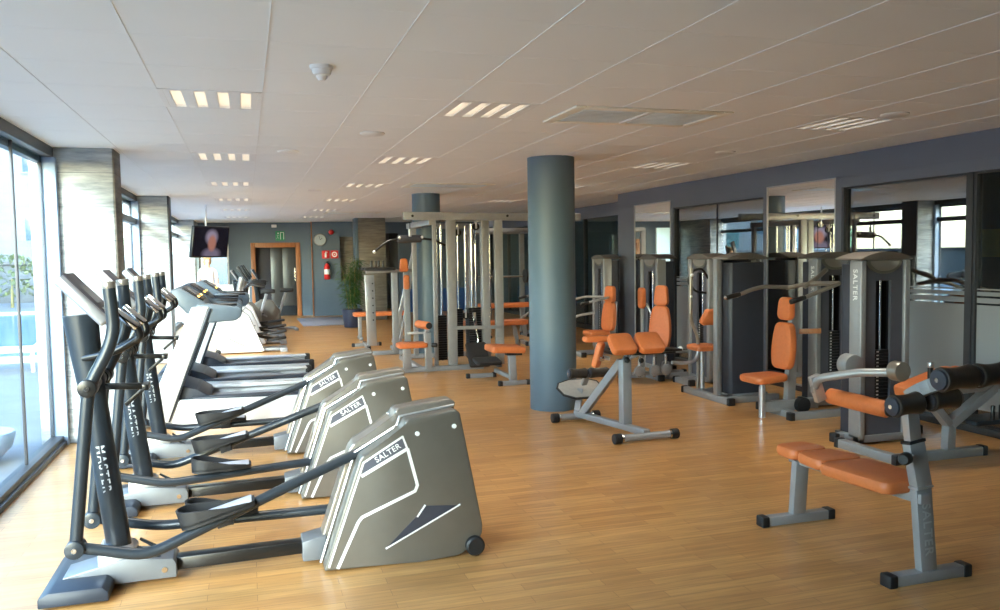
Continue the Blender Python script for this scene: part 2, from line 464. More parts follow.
# back wall
w = MB()
w.box(-.45, .13, YF, YF+.15, 0, ZC).box(.13, 1.46, YF, YF+.15, 2.06, ZC).box(1.46, 1.78, YF, YF+.15, 0, ZC)
w.box(-1.25, -.45, YF, YF+.15, 2.42, ZC)
struct(w.build('wall_back', 'wall', smooth=False))
w = MB().box(1.76, 2.52, 23.3, 23.85, 0, ZC).box(2.52, 3.0, 23.3, 23.85, 2.2, ZC).box(2.52, 3.0, 23.3, 23.85, 0, .95)
struct(w.build('wall_back_niche', 'wall', smooth=False))
struct(MB().box(1.735, 1.765, 23.27, 23.31, 0, ZC, .003).build('trim_5', 'wood'))
struct(MB().box(2.52, 3.0, 23.55, 23.6, .95, 2.2).build('wall_niche_back', 'stone_d', smooth=False))
w = MB().box(2.95, 7.1, YF, YF+.15, 2.3, ZC).box(4.25, 7.1, YF, YF+.15, 0, 2.3)
struct(w.build('wall_back_right', 'wall', smooth=False))
w = MB().box(2.9, 4.4, 25.6, 25.7, 0, ZC).box(4.3, 4.4, YF+.15, 25.6, 0, ZC).box(2.9, 3.0, YF+.15, 25.6, 0, ZC)
struct(w.build('wall_passage', 'backroom', smooth=False))
f = MB().box(-1.22, -.45, YF+.02, YF+.1, 0, .08, .004).box(-1.22, -1.17, YF+.02, YF+.1, 0, 2.42, .004).box(-.5, -.45, YF+.02, YF+.1, 0, 2.42, .004)
w4 = struct(f.build('window_4', 'white'))
MB().box(-1.18, -.48, YF+.055, YF+.062, .06, 2.42).build('window_pane', 'glass', w4, smooth=False)
# lift door in its wooden frame
dr = thing('door_1', 'x', 'x', (0, YF, 0)); del dr['label']; del dr['category']; dr['kind'] = 'structure'
MB().box(.13, .25, -.03, .17, 0, 2.06, .006).box(1.34, 1.46, -.03, .17, 0, 2.06, .006).box(.25, 1.34, -.03, .17, 1.93, 2.06, .006).build('door_frame', 'wood', dr)
MB().box(.25, .66, .3, .34, 0, 1.95, .003).build('door_leaf', 'navy', dr)
MB().box(.66, .98, .26, .3, .28, 1.95, .003).build('door_leaf', 'steel', dr)
MB().box(.985, 1.34, .28, .32, .28, 1.95, .003).build('door_leaf', 'steel', dr)
MB().box(.64, 1.36, .24, .3, 0, .28, .004).build('door_kick_plate', 'tube', dr)
MB().box(.1, 1.5, .4, .5, 0, 2.4).build('door_recess', 'backroom', dr, smooth=False)
MB().box(.0, .12, .16, .5, 0, 2.4).box(1.47, 1.6, .16, .5, 0, 2.4).box(.0, 1.6, .16, .5, 2.07, 2.4).build('door_lining', 'backroom', dr, smooth=False)
MB().tube([(1.3, -.06, 1.0), (1.3, -.06, 1.35)], .012).box(1.285, 1.315, -.06, -.02, 1.0, 1.02).box(1.285, 1.315, -.06, -.02, 1.33, 1.35).build('door_handle', 'chrome', dr)
struct(MB().box(-1.3, -1.2, YF+.1, 26.2, 0, ZC).box(-.48, -.4, YF+.15, 24.2, 0, ZC).build('wall_lobby', 'white', smooth=False))

# right wall: fascia, mirrors and glazed bays
f = MB()
f.box(XR, XR+.16, YB, 12.6, 2.38, ZC)
for a, b in ((YB, 7.28), (8.62, 10.91)): f.box(XR+.005, XR+.15, a, b, 2.28, 2.4)
for a, b in ((7.28, 7.37), (8.59, 8.66), (10.9, 10.95), (12.15, 12.6)): f.box(XR-.0, XR+.15, a, b, 0, 2.4)
f.box(XR+.02, XR+.15, 7.3, 8.6, 0, 2.4).box(XR+.02, XR+.15, 10.93, 12.2, 0, 2.4)
f.box(XR, XR2+.1, 12.6, 12.75, 0, ZC)
f.box(XR2, XR2+.14, 12.7, 23.8, 2.36, ZC)
struct(f.build('wall_right', 'fascia', smooth=False))
tag(MB().box(XR+.006, XR+.02, 7.37, 8.59, .08, 2.38, .002).build('wall_mirror', 'mirror', smooth=False), 'tall wall mirror behind the orange shoulder press seat', 'mirror', 'wall mirrors')
tag(MB().box(XR+.006, XR+.02, 10.95, 12.15, .08, 2.38, .002).build('wall_mirror', 'mirror', smooth=False), 'tall wall mirror farther back, behind the hip machine tower', 'mirror', 'wall mirrors')
f = MB()
for a, b in ((7.37, 8.59), (10.95, 12.15)):
    f.box(XR-.004, XR+.02, a, a+.015, .06, 2.39).box(XR-.004, XR+.02, b-.015, b, .06, 2.39).box(XR-.004, XR+.02, a, b, 2.375, 2.39).box(XR-.004, XR+.02, a, b, .06, .08)
struct(f.build('trim_6', 'bright', smooth=False))
struct(MB().box(XR-.012, XR+.16, YB, 12.6, 0, .06, .003).build('baseboard_right', 'frame_d'))
wn = 5
for a, b, ms in ((YB, 5.65, [-2.4, -.8, .8, 2.4, 4.05]), (5.7, 7.28, []), (8.66, 10.9, [9.78])):
    fr = MB().box(XR+.03, XR+.1, a, a+.03, .06, 2.29).box(XR+.03, XR+.1, b-.03, b, .06, 2.29).box(XR+.03, XR+.1, a, b, 2.26, 2.29)
    w = struct(fr.build('window_%d' % wn, 'frame_d', smooth=False)); wn += 1
    for m in ms: MB().box(XR+.05, XR+.075, m-.006, m+.006, .06, 2.27).build('window_joint', 'navy', w, smooth=False)
    MB().box(XR+.06, XR+.07, a+.02, b-.02, .06, 2.27).build('window_pane', 'glass_in', w, smooth=False)
    fb = MB()
    for z0, z1 in ((.2, 1.12), (1.137, 1.182), (1.2, 1.235), (1.252, 1.262)): fb.box(XR+.054, XR+.058, a+.03, b-.03, z0, z1)
    fb.build('window_film', 'frost', w, smooth=False)
struct(MB().box(XR+.02, XR+.13, 5.65, 5.7, 0, 2.3).build('trim_7', 'frame_d', smooth=False))
fr = MB()
for y in (12.78, 14.6, 16.4, 18.2, 20., 21.8, 23.6): fr.box(XR2+.02, XR2+.1, y-.03, y+.03, 0, 2.36)
w = struct(fr.box(XR2+.02, XR2+.1, 12.75, 23.7, 0, .1).build('window_8', 'frame_d', smooth=False))
MB().box(XR2+.055, XR2+.065, 12.75, 23.65, .08, 2.36).build('window_pane', 'glass_smoke', w, smooth=False)
# the room seen behind the partition
w = MB().box(9.0, 9.1, YB, 23.8, 0, ZC).box(6.2, 9.0, YB-.1, YB, 0, ZC).box(6.95, 9, 23.7, 23.8, 0, ZC).box(6.2, 9, 12.3, 12.4, 0, ZC)
struct(w.build('wall_far_right', 'backroom', smooth=False))
struct(MB().box(7.25, 7.35, 12.75, 23.7, 0, ZC).build('glass_reflection_panel', 'wall', smooth=False))  # added panel, stands in for the blue reflection in the glass
struct(MB().box(-1.8, 6.3, YB-.15, YB, 0, ZC).build('wall_front', 'navy', smooth=False))
def column(x, y, r):
    return struct(MB().lathe((x, y, 0), (x, y, ZC), [(0, r), (.5, r), (1, r)], 48).build('column', 'column'))
column(3.06, 8.06, .245)
column(2.80, 13.05, .225)
struct(MB().box(2.72, 3.45, 21.1, 21.6, 0, ZC, .01).build('pillar.003', 'stone_d'))
struct(MB().box(2.68, 2.75, 21.08, 21.62, 0, ZC, .003).build('trim_8', 'column'))

# ------------------------------------------------------------------ ceiling fittings
def make_light():
    t = thing('ceiling_light', '', 'ceiling light', (0, 0, ZC), 0, 'recessed louvre ceiling lights')
    a, b = TX/2, TY/2
    f = MB()
    for x0, x1, y0, y1 in ((-a, -a+.03, -b, b), (a-.03, a, -b, b), (-a, a, -b, -b+.03), (-a, a, b-.03, b)): f.box(x0, x1, y0, y1, -.004, .008, .002)
    f.box(-a, a, -b, b, .1, .105).box(-a, -a+.004, -b, b, 0, .1).box(a-.004, a, -b, b, 0, .1).box(-a, a, -b, -b+.004, 0, .1).box(-a, a, b-.004, b, 0, .1)
    f.build('frame', 'white', t, smooth=False)
    w = (2*a-.06)/4
    for k in range(4):
        x0 = -a+.03+w*k
        g = w*.25
        f2 = MB().box(x0, x0+g, -b+.03, b-.03, -.003, .004).box(x0+w-g, x0+w, -b+.03, b-.03, -.003, .004).build('divider', 'white', t, smooth=False)
        x0 += g; w1 = w-2*g
        p = [(x0+.001, .0)]+[(x0+w1/2-(w1/2-.002)*math.cos(PI*i/10), .06*math.sin(PI*i/10)+.012) for i in range(11)]+[(x0+w1-.001, .0)]
        tr = MB()
        n = len(p)
        vs = [(x, -b+.03, z) for x, z in p]+[(x, b-.03, z) for x, z in p]
        tr.add(vs, [(i, i+1, i+1+n, i+n) for i in range(n-1)])
        r = tr.build('reflector', 'reflector', t)
        if k < 4:
            lv = MB()
            for i in range(1, 10): 
                y = -b+.03+(2*b-.06)*i/10
                lv.box(x0+.0035, x0+w1-.003, y-.0015, y+.0015, .002, .026)
            lv.box(x0+.002, x0+.004, -b+.031, b-.031, .002, .026)
            lv.build('louvre', 'reflector', r, smooth=False)
            MB().cyl((x0+w1/2, -b+.04, .045), (x0+w1/2, b-.04, .045), .01, n=10).build('tube', 'lamp', r)
    la = bpy.data.lights.new('lamp_light', 'AREA'); la.shape = 'RECTANGLE'; la.size = .5; la.size_y = .5
    la.energy = 8; la.color = (1, .93, .78); la.spread = R(105)
    lo = bpy.data.objects.new('lamp_light', la); C.objects.link(lo); lo.parent = t; lo.location = (0, 0, -.006)
    return t
ords = ['nearest', 'second', 'third', 'fourth', 'fifth', 'farthest']
rows = {2: 'window side row', 5: 'middle row', 10: 'row by the mirrors'}
L0 = None
for i, j in lampcells:
    k = (j-16)//5
    last = 'farthest' if i == 10 and k == 3 else ords[k]
    lab = '%s recessed louvre ceiling light in the %s' % (last, rows[i])
    c = (xs[i]+TX/2, Y0+TY*(j+.5), ZC)
    if L0 is None: L0 = make_light(); L0['label'] = lab; at(L0, c)
    else: dup(L0, c, 0, lab)
def make_cassette():
    t = thing('air_conditioner', '', 'air conditioner', (0, 0, ZC), 0, 'ceiling air conditioning cassettes')
    f = MB()
    for x0, x1, y0, y1 in ((-.61, -.53, -.33, .33), (.53, .61, -.33, .33), (-.53, .53, -.33, -.25), (-.53, .53, .25, .33)): f.box(x0, x1, y0, y1, -.014, .0, .005)
    f.build('frame', 'cream', t)
    for s in (-1, 1):
        g = MB().box(min(0, s*.53), max(0, s*.53), -.25, .25, -.006, -.001)
        p = g.build('grille', 'acslat', t, smooth=False)
        sl = MB()
        for k in range(9): sl.bar((s*.04, -.22+.055*k, -.009), (s*.5, -.22+.055*k, -.009), .036, .004, 0)
        sl.build('slat', 'acslat', p)
    MB().box(-.02, .02, -.25, .25, -.014, -.001, .004).build('divider', 'white', t)
    return t
A0 = make_cassette(); at(A0, (2.77, 5.52, ZC)); A0['label'] = 'large cream air conditioning cassette in ceiling in front of the near column'
dup(A0, (2.77, 11.4, ZC), 0, 'air conditioning cassette in ceiling above the cable multi gym')
dup(A0, (2.3, 18.6, ZC), 0, 'farthest air conditioning cassette in ceiling near the plant')
t = thing('smoke_detector', 'white domed smoke detector on ceiling near the camera', 'smoke detector', (.41, 4.43, ZC))
MB().lathe((0, 0, 0), (0, 0, -.05), [(0, .062), (.35, .06), (.4, .052), (.9, .045), (1, .03)]).build('body', 'white', t)
MB().lathe((0, 0, -.045), (0, 0, -.075), [(0, .03), (.5, .028), (1, .016)]).build('sensor', 'white', t)
def speaker():
    t = thing('ceiling_speaker', '', 'ceiling speaker', (0, 0, ZC), 0, 'round flush ceiling speakers')
    MB().lathe((0, 0, 0), (0, 0, -.016), [(0, .1), (.4, .1), (1, .085), (1, .075)]).build('rim', 'white', t)
    MB().lathe((0, 0, -.002), (0, 0, -.011), [(0, .076), (1, .074)]).build('grille', 'silver', t)
    return t
s0 = speaker(); at(s0, (1.01, 6.7, ZC)); s0['label'] = 'round ceiling speaker near the smoke detector, left of the middle row of lights'
for p, l in (((4.64, 5.02, ZC), 'round ceiling speaker beside the nearest light by the mirrors'), ((4.64, 7.28, ZC), 'round ceiling speaker between the two nearest lights by the mirrors'),
             ((.41, 7.96, ZC), 'small round ceiling speaker beside the second window side light'), ((1.0, 12.43, ZC), 'far round ceiling speaker between window side and middle rows')):
    dup(s0, p, 0, l)

# ------------------------------------------------------------------ elliptical trainers
HP = [(.33, .012), (.525, .575), (.54, .597), (.752, .715), (.765, .755), (.785, .77), (1.04, .80), (1.065, .785), (1.18, .165), (1.178, .12), (1.165, .09), (1.065, .015), (1.03, .005), (.83, 0.)]
def strip(mb, pts, y, w, t=.004):
    for p, q in zip(pts, pts[1:]): mb.bar((p[0], y, p[1]), (q[0], y, q[1]), t, w, 0, up=(0, 0, 1))
    for p in pts[1:-1]: mb.cyl((p[0], y-t/2, p[1]), (p[0], y+t/2, p[1]), w/2, n=12)
def wall_strip(mb, pts, h, t=.012, T=None):
    n = len(pts); o = []
    for i, (x, y) in enumerate(pts):
        a = pts[max(0, i-1)]; b = pts[min(n-1, i+1)]
        d = V((b[0]-a[0], b[1]-a[1])).normalized(); o.append((x-d.y*t, y+d.x*t))
    vs = []
    for (x, y), (x2, y2), hh in zip(pts, o, h): vs += [(x, y, 0), (x2, y2, 0), (x, y, hh), (x2, y2, hh)]
    fs = []
    for i in range(n-1):
        a, b = 4*i, 4*i+4
        fs += [(a, b, b+2, a+2), (a+1, a+3, b+3, b+1), (a+2, b+2, b+3, a+3), (a, a+1, b+1, b)]
    fs += [(0, 2, 3, 1), (4*n-4, 4*n-3, 4*n-1, 4*n-2)]
    mb.add(vs, fs, T)
def make_elliptical(label, near_up=True):
    t = thing('elliptical_trainer', label, 'elliptical trainer', (0, 4.44, 0), 0, 'elliptical trainers facing the window')
    ORG = V((-.66, 0, .17))
    # foot under the console post
    f = MB().prism([(-.975, .015), (-.975, .06), (-.93, .085), (-.70, .085), (-.672, .06), (-.672, .015)], -.27, .31, bev=.008)
    ft = f.build('rear_foot', 'basecast', t)
    g = MB()
    for x, y in ((-.74, -.2), (-.9, -.2), (-.74, .24), (-.9, .24)): g.cyl((x, y, 0), (x, y, .02), .025)
    g.build('levelling_pad', 'black', ft)
    c = MB().prism([(-.9, .088), (-.62, .15), (-.40, .125), (-.385, .1), (-.385, .03), (-.66, .03), (-.9, .08)], -.1, .1, bev=.008)
    c.build('base_casting', 'cast', t)
    MB().prism([(-.745, .1), (-.745, .205), (-.72, .215), (-.60, .2), (-.575, .18), (-.575, .1)], -.085, .085, bev=.008).build('post_socket', 'bright', t)
    for a in (-.07, .055): MB().prism([(-.57, .19), (-.565, .2), (-.43, .115), (-.45, .105)], a, a+.015).build('gusset', 'tube', t)
    b = MB()
    for x, y in ((-.44, -.1), (-.44, .1)): b.cyl((x, y-.006, .075), (x, y+.006, .075), .014)
    b.build('bolt', 'chrome', t)
    # post: elliptical section, leaning to the window
    MB().sweep([(-.655, 0, .18), (-.68, 0, .4), (-.735, 0, .9), (-.765, 0, 1.15), (-.785, 0, 1.36)],
               [(.062, .058), (.062, .058), (.06, .058), (.066, .07), (.07, .08)], 24).build('console_post', 'tube', t)
    text('MASTER', .056, frame((-.704, -.0595, .60), (.11, 0, -1), (1, 0, .11)), 'letter_g', t, spacing=1.25)
    # console slab tilted towards the user
    cd = V((.21, 0, -.23)).normalized(); cn = V((.23, 0, .21)).normalized()
    T = frame((-.74, 0, 1.445), (0, 1, 0), -cd)
    T = Matrix.Translation(cn*-.02) @ T
    co = MB().box(-.15, .15, -.15, .15, -.025, .03, .015, 3, T).build('console', 'bright', t)
    MB().box(-.13, .13, -.12, .15, .03, .034, .002, 2, T).build('face_plate', 'panel', co)
    MB().box(-.075, .075, -.05, .06, .034, .037, .001, 1, T).build('display', 'lcd', co)
    k = MB()
    for i in range(5): k.cyl(T @ V((-.08+.04*i, -.09, .03)), T @ V((-.08+.04*i, -.09, .039)), .01, n=10)
    k.build('button', 'silver', co)
    # fixed pulse handles
    for s in (-1, 1):
        h = MB().tube([(-.77, s*.05, 1.15), (-.62, s*.11, 1.18), (-.50, s*.14, 1.25), (-.515, s*.145, 1.30)], .019, 12, .06).build('fixed_handle', 'gloss_black', t)
        MB().cyl((-.512, s*.145, 1.295), (-.61, s*.15, 1.385), .021, bev=.008).build('pulse_grip', 'chrome', h)
    # pivot axle and swinging arms
    MB().cyl((-.725, -.26, 1.03), (-.725, .26, 1.03), .022).lathe((-.725, -.2, 1.03), (-.725, .2, 1.03), [(0, .036), (.2, .036), (.21, .03), (.79, .03), (.8, .036), (1, .036)]).build('pivot_axle', 'gloss_black', t)
    MB().bar((-.70, .0, 1.0), (-.50, .0, .99), .03, .03).bar((-.5, -.05, .99), (-.5, .05, .99), .03, .03).bar((-.5, 0, .99), (-.6, 0, .9), .02, .02).build('bottle_bracket', 'gloss_black', t)
    for s in (-1, 1):
        y = s*.23
        a = MB().tube([(-.81, y, .275), (-.725, y, 1.03), (-.63, y, 1.21), (-.605, y, 1.30), (-.618, y, 1.50)], .029, 14, .07)
        ar = a.build('swing_arm', 'tube', t)
        MB().cyl((-.6175, y, 1.49), (-.62, y, 1.525), .03, bev=.006).build('end_cap', 'bronze_d', ar)
        MB().cyl((-.725, y-.042, 1.03), (-.725, y+.042, 1.03), .042, bev=.004).build('hub', 'gloss_black', ar)
        MB().cyl((-.725, y-.048, 1.03), (-.725, y+.048, 1.03), .012, n=12).build('hub_bolt', 'chrome', ar)
        j = MB().cyl((-.81, y-.045, .275), (-.81, y+.045, .275), .043, bev=.004).build('joint', 'tube', ar)
        up = (s < 0) == near_up
        z1 = .57 if up else .235
        bar = MB().tube([(-.80, y, .275), (-.50, y, .20), (.30, s*.12, .20+(z1-.2)*.8), (.62, s*.094, .20+(z1-.2)*1.12)], .027, 14, .08).build('pedal_bar', 'tube', t)
        MB().cyl((-.81, y-.05, .275), (-.81, y+.05, .275), .012, n=12).build('joint_bolt', 'chrome', bar)
        # pedal rides on the bar, towards the middle
        sl = (z1-.20)/1.0
        bx = -.36; bz = .20+sl*(bx+.5)+.05
        yc = y-s*.065
        d = V((1, 0, sl*.75)).normalized()
        T = frame((bx+.19*d.x, yc, bz+.19*d.z-.0), d, (0, 1, 0))
        out = [(.16, -.066), (.05, -.074), (-.08, -.08), (-.14, -.073), (-.175, -.04), (-.182, 0), (-.175, .04), (-.14, .073), (-.08, .08), (.05, .074), (.16, .066)]
        pm = MB()
        full = out+[(.185, .05), (.19, 0), (.185, -.05)]
        pm.add([(x, q, -.012) for x, q in full]+[(x, q, .012) for x, q in full], [tuple(range(14))[::-1], tuple(range(14, 28))]+[(i, (i+1) % 14, (i+1) % 14+14, i+14) for i in range(14)], T)
        wall_strip(pm, out, [.015, .03, .065, .078, .082, .083, .082, .078, .065, .03, .015], -.01, T)
        pd = pm.build('pedal', 'black', t)
        MB().box(-.05, .175, -.058, .058, .012, .019, .004, 2, T).build('tread', 'tread', pd)
        MB().box(-.02, .06, -.03, .03, -.07, -.01, .004, 2, T).build('pedal_bracket', 'black', pd)
    # rail to the flywheel housing
    MB().bar((-.39, 0, .075), (.36, 0, .085), .085, .065, .006).build('base_rail', 'gloss_black', t)
    MB().prism([(.235, .02), (.235, .125), (.36, .15), (.36, .02)], -.08, .08, bev=.006).build('rail_bracket', 'cast', t)
    # housing: two shells, core and bright centre strip
    for s in (-1, 1):
        a, b_ = (-.235, -.122) if s < 0 else (.122, .235)
        sh = MB().prism(HP, a, b_, bev=.012, seg=3).build('side_shell', 'bronze', t)
        yy = s*.236
        st = MB()
        strip(st, [(.355, .03), (.545, .56), (.752, .68), (.775, .615)], yy, .01)
        strip(st, [(.532, .49), (.777, .615)], yy, .018)
        strip(st, [(.777, .615), (.825, .415), (.812, .385), (.53, .275), (.51, .25), (.40, .02)], yy, .016)
        st.build('pinstripe', 'letter', sh)
        dm = MB().prism([(.655, .10), (.87, .30), (1.05, .285)], yy-.0015, yy+.0015)
        dm.build('wedge_decal', 'navy', sh)
        e = MB(); strip(e, [(.65, .095), (1.055, .288)], yy, .008, .006); strip(e, [(.82, .245), (.865, .305)], yy, .008, .006)
        e.build('wedge_edge', 'letter', sh)
        lb = MB().prism([(.535, .495), (.55, .555), (.75, .672), (.768, .612)], yy-.001, yy+.001).build('name_band', 'panel', sh)
        dx = V((.21, 0, .113)).normalized()
        if s < 0: T = frame((.672, yy-.0016, .60), dx, (-dx.z, 0, dx.x))
        else: T = frame((.672, yy+.0016, .60), -dx, (-dx.z, 0, dx.x))
        text('SALTER', .042, T, 'letter', sh, spacing=1.08)
        bl = MB()
        for x, z in ((.83, .69), (1.03, .715)): bl.cyl((x, s*.2345, z), (x, s*.243, z), .012, n=14)
        bl.build('cover_bolt', 'letter', sh)  # white stands in for the bright reflection on chrome bolts
    core = [(.36, .02), (.55, .55), (.75, .67), (.79, .74), (1.04, .78), (1.15, .165), (1.05, .03)]
    MB().prism(core, -.12, .12).build('housing_core', 'dark_slot', t)
    cs = [(.30, .03), (.495, .60), (.515, .625), (.732, .745), (.745, .785), (.765, .80), (1.05, .832), (1.085, .81), (1.195, .17), (1.1, .1), (1.06, .75), (.8, .71), (.79, .64), (.56, .5), (.36, .03)]
    MB().prism(cs[:8]+[(1.05, .70), (.80, .66), (.60, .50), (.40, .03)], -.062, .062, bev=.012, seg=3).build('centre_strip', 'bronze_d', t)
    bs = MB()
    for yv in (-.116, .116): bs.sweep([(.325, yv, .02), (.515, yv, .59), (.742, yv, .715), (.758, yv, .765), (1.06, yv, .805)], [.008]*5, 8)
    bs.build('edge_trim', 'bright', t)
    for s in (-1, 1):
        w = MB().lathe((1.13, s*.19, .058), (1.13, s*.27, .058), [(0, .042), (.1, .052), (.9, .052), (1, .042)], 24).build('transport_wheel', 'black', t)
        MB().bar((1.05, s*.2, .06), (1.13, s*.2, .058), .02, .03).build('wheel_bracket', 'bright', w)
    return t
e1 = make_elliptical('nearest elliptical trainer, largest in the photo, SALTER shell closest to the camera', True)
e2 = make_elliptical('middle one of the three elliptical trainers by the window', False)
at(e2, (-.03, 5.78, 0))
dup(e1, (-.06, 7.12, 0), 0, 'third elliptical trainer, just in front of the treadmills')

# ------------------------------------------------------------------ treadmills
def make_treadmill(label):
    t = thing('treadmill', label, 'treadmill', (0, 8.9, 0), 0, 'treadmills facing the window')
    for s in (-1, 1):
        k = MB().prism([(-1.0, .01), (-1.0, .2), (-.7, .255), (.70, .225), (.72, .2), (.72, .012)], s*.40-.02, s*.40+.02, bev=.008)
        sk = k.build('side_skirt', 'tmill', t)
        MB().box(-.55, .70, s*.36-.045, s*.36+.045, .235, .272, .012, 3).build('foot_rail', 'basecast' if s < 0 else 'tmill', t)  # far rail takes the pale paint to imitate glare
        MB().box(.67, .74, s*.37-.055, s*.37+.055, .06, .275, .012).build('rear_cap', 'black', t)
        # upright
        u = MB().prism([(-1.02, .02), (-.52, 1.16), (-.36, 1.16), (-.78, .02)], s*.43-.03, s*.43+.03, bev=.012, seg=3).build('upright', 'tmill', t)
        MB().prism([(-.785, .05), (-.365, 1.14), (-.34, 1.14), (-.755, .05)], s*.43-.025, s*.43+.025, bev=.004).build('upright_edge', 'tube', u)
        h = MB().prism([(-.55, 1.07), (-.46, 1.2), (-.38, 1.17), (-.10, 1.165), (-.05, 1.13), (-.06, 1.05), (-.12, 1.01), (-.36, 1.0)], s*.40-.035, s*.40+.035, bev=.02, seg=3).build('armrest', 'console', t)
        MB().box(-.34, -.1, s*.40-.03, s*.40+.03, 1.158, 1.185, .01, 3).build('grip', 'gloss_black', h)
    MB().box(-.6, .70, -.32, .32, .12, .19, .006).build('deck', 'black', t)
    MB().box(-.58, .69, -.29, .29, .188, .198, .003).build('running_belt', 'belt', t)
    hd = [(-1.02, .05), (-1.03, .28), (-.96, .38), (-.82, .42), (-.66, .40), (-.5, .34), (-.38, .27), (-.38, .1)]
    MB().prism(hd, -.37, .37, bev=.02, seg=3).build('motor_hood', 'basecast', t)
    cn = MB().prism([(-.73, 1.28), (-.69, 1.34), (-.62, 1.35), (-.40, 1.20), (-.34, 1.10), (-.42, 1.06), (-.56, 1.09)], -.42, .42, bev=.018, seg=3).build('console', 'console', t)
    T = frame((-.51, 0, 1.276), (0, 1, 0), V((-.22, 0, .15)))
    MB().box(-.36, .36, -.11, .12, -.004, .008, .003, 2, T).build('panel', 'gloss_black', cn)
    MB().box(-.12, .12, -.02, .09, .008, .012, .002, 1, T).build('display', 'lcd', cn)
    ld = MB()
    for x in (-.28, -.2, .2, .28): ld.cyl(T @ V((x, -.05, .006)), T @ V((x, -.05, .014)), .012, n=10)
    ld.build('indicator', 'led', cn)
    return t
m0 = make_treadmill('nearest treadmill, beside the third elliptical trainer')
m0.location = (0, 8.93, 0)
dup(m0, (.0, 10.14, 0), 0, 'middle one of the three treadmills')
dup(m0, (.08, 11.48, 0), 0, 'farthest treadmill, next to the white steppers')

# ------------------------------------------------------------------ steppers and bikes at the far end
def make_stepper(label):
    t = thing('stepper', label, 'stepper', (0, 14.9, 0), 0, 'white steppers beyond the treadmills')
    pr = [(-.52, .06), (-.45, .68), (-.40, .72), (-.12, .74), (.02, .63), (.26, .03), (.22, .02), (-.45, .02)]
    for s in (-1, 1):
        sh = MB().prism(pr, s*.2-.05, s*.2+.05, bev=.02, seg=3).build('side_shell', 'white', t)
        st = MB(); yy = s*.251
        strip(st, [(-.10, .70), (-.2, .62), (-.2, .44), (.08, .37)], yy, .012); strip(st, [(-.38, .30), (-.05, .12)], yy, .014)
        st.build('pinstripe', 'tube', sh)
    MB().prism([(-.44, .06), (-.4, .66), (-.14, .70), (.0, .6), (.22, .04)], -.16, .16).build('housing_core', 'tube', t)
    for s in (-1, 1): 
        MB().cyl((-.5, s*.2, .045), (-.5, s*.26, .045), .045, bev=.006).build('transport_wheel', 'black', t)
        z = .34 if s < 0 else .2
        MB().bar((.0, s*.13, .3), (.42, s*.13, z), .04, .05).build('pedal_lever', 'gloss_black', t)
        p = MB().pad(.17, .34, .04, frame((.47, s*.13, z+.02), (0, 1, 0), (1, 0, .12)), .03).build('pedal', 'black', t)
        MB().tube([(-.1, s*.07, .8), (-.05, s*.16, 1.1), (.05, s*.28, 1.18), (.3, s*.3, 1.14)], .018).build('handrail', 'gloss_black', t)
    MB().bar((.2, 0, .045), (.6, 0, .045), .3, .05, .01).box(.52, .64, -.28, .28, 0, .07, .012).build('base_rail', 'silver', t)
    MB().sweep([(-.2, 0, .7), (-.12, 0, 1.15), (-.08, 0, 1.3)], [.05, .045, .05], 16).build('console_post', 'silver', t)
    T = frame((-.06, 0, 1.36), (0, 1, 0), V((-.5, 0, .8)))
    c = MB().box(-.15, .15, -.14, .16, -.03, .02, .012, 3, T).build('console', 'tube', t)
    MB().box(-.09, .09, -.04, .1, .02, .024, .002, 1, T).build('display', 'lcd', c)
    return t
st0 = make_stepper('nearest white stepper, beside the farthest treadmill')
dup(st0, (.05, 16.2, 0), 0, 'second white stepper, behind the nearest one')
dup(st0, (.08, 17.5, 0), 0, 'last white stepper, nearest the wooden door frame')
def make_bike(label, m='tube'):
    t = thing('exercise_bike', label, 'exercise bike', (0, 0, 0), 0, 'exercise bikes at the far end')
    MB().bar((-.5, -.26, .04), (-.5, .26, .04), .07, .06, .01).bar((.5, -.26, .04), (.5, .26, .04), .07, .06, .01).bar((-.5, 0, .06), (.5, 0, .06), .08, .06, .01).build('base', 'silver', t)
    MB().prism([(-.5, .12), (-.42, .6), (-.25, .72), (0, .7), (.15, .5), (.2, .15), (0, .08), (-.4, .08)], -.09, .09, bev=.03, seg=3).build('housing', 'bronze', t)
    MB().bar((.12, 0, .3), (.3, 0, .86), .07, .05).build('seat_post', 'silver', t)
    MB().pad(.26, .3, .09, frame((.32, 0, .87), (0, 1, 0), (-1, 0, 0)), .1, .08).build('saddle', 'black', t)
    MB().bar((-.3, 0, .66), (-.36, 0, 1.18), .08, .06).build('console_post', m, t)
    T = frame((-.33, 0, 1.28), (0, 1, 0), V((-.5, 0, .8)))
    c = MB().box(-.16, .16, -.13, .13, -.03, .02, .012, 3, T).build('console', 'tube', t)
    MB().box(-.11, .11, -.02, .09, .02, .024, .002, 1, T).build('display', 'pink', c)
    MB().tube([(-.1, -.24, 1.12), (-.25, -.24, 1.16), (-.34, -.1, 1.12), (-.34, .1, 1.12), (-.25, .24, 1.16), (-.1, .24, 1.12)], .017).build('handlebar', 'gloss_black', t)
    for s in (-1, 1):
        cr = MB().bar((-.12, s*.11, .34), (-.12+s*.14, s*.11, .34-s*.08), .02, .035).build('crank', 'silver', t)
        MB().box(-.18+s*.14, -.06+s*.14, s*.17-.05, s*.17+.05, .32-s*.08, .35-s*.08, .008).build('pedal', 'black', cr)
    return t
b0 = make_bike('upright exercise bike with pink console, behind the last white stepper'); at(b0, (.1, 18.35, 0), R(8))
dup(b0, (.52, 18.92, 0), R(4), 'exercise bike nearest the wooden door frame')

# ------------------------------------------------------------------ weight machines
def origin(x, y):
    """shapes of the next thing are given in room coordinates; its Empty stands at (x, y)"""
    global OFF
    OFF = V((x, y, 0))
    return (x, y, 0)
def done():
    global OFF
    OFF = V((0, 0, 0))

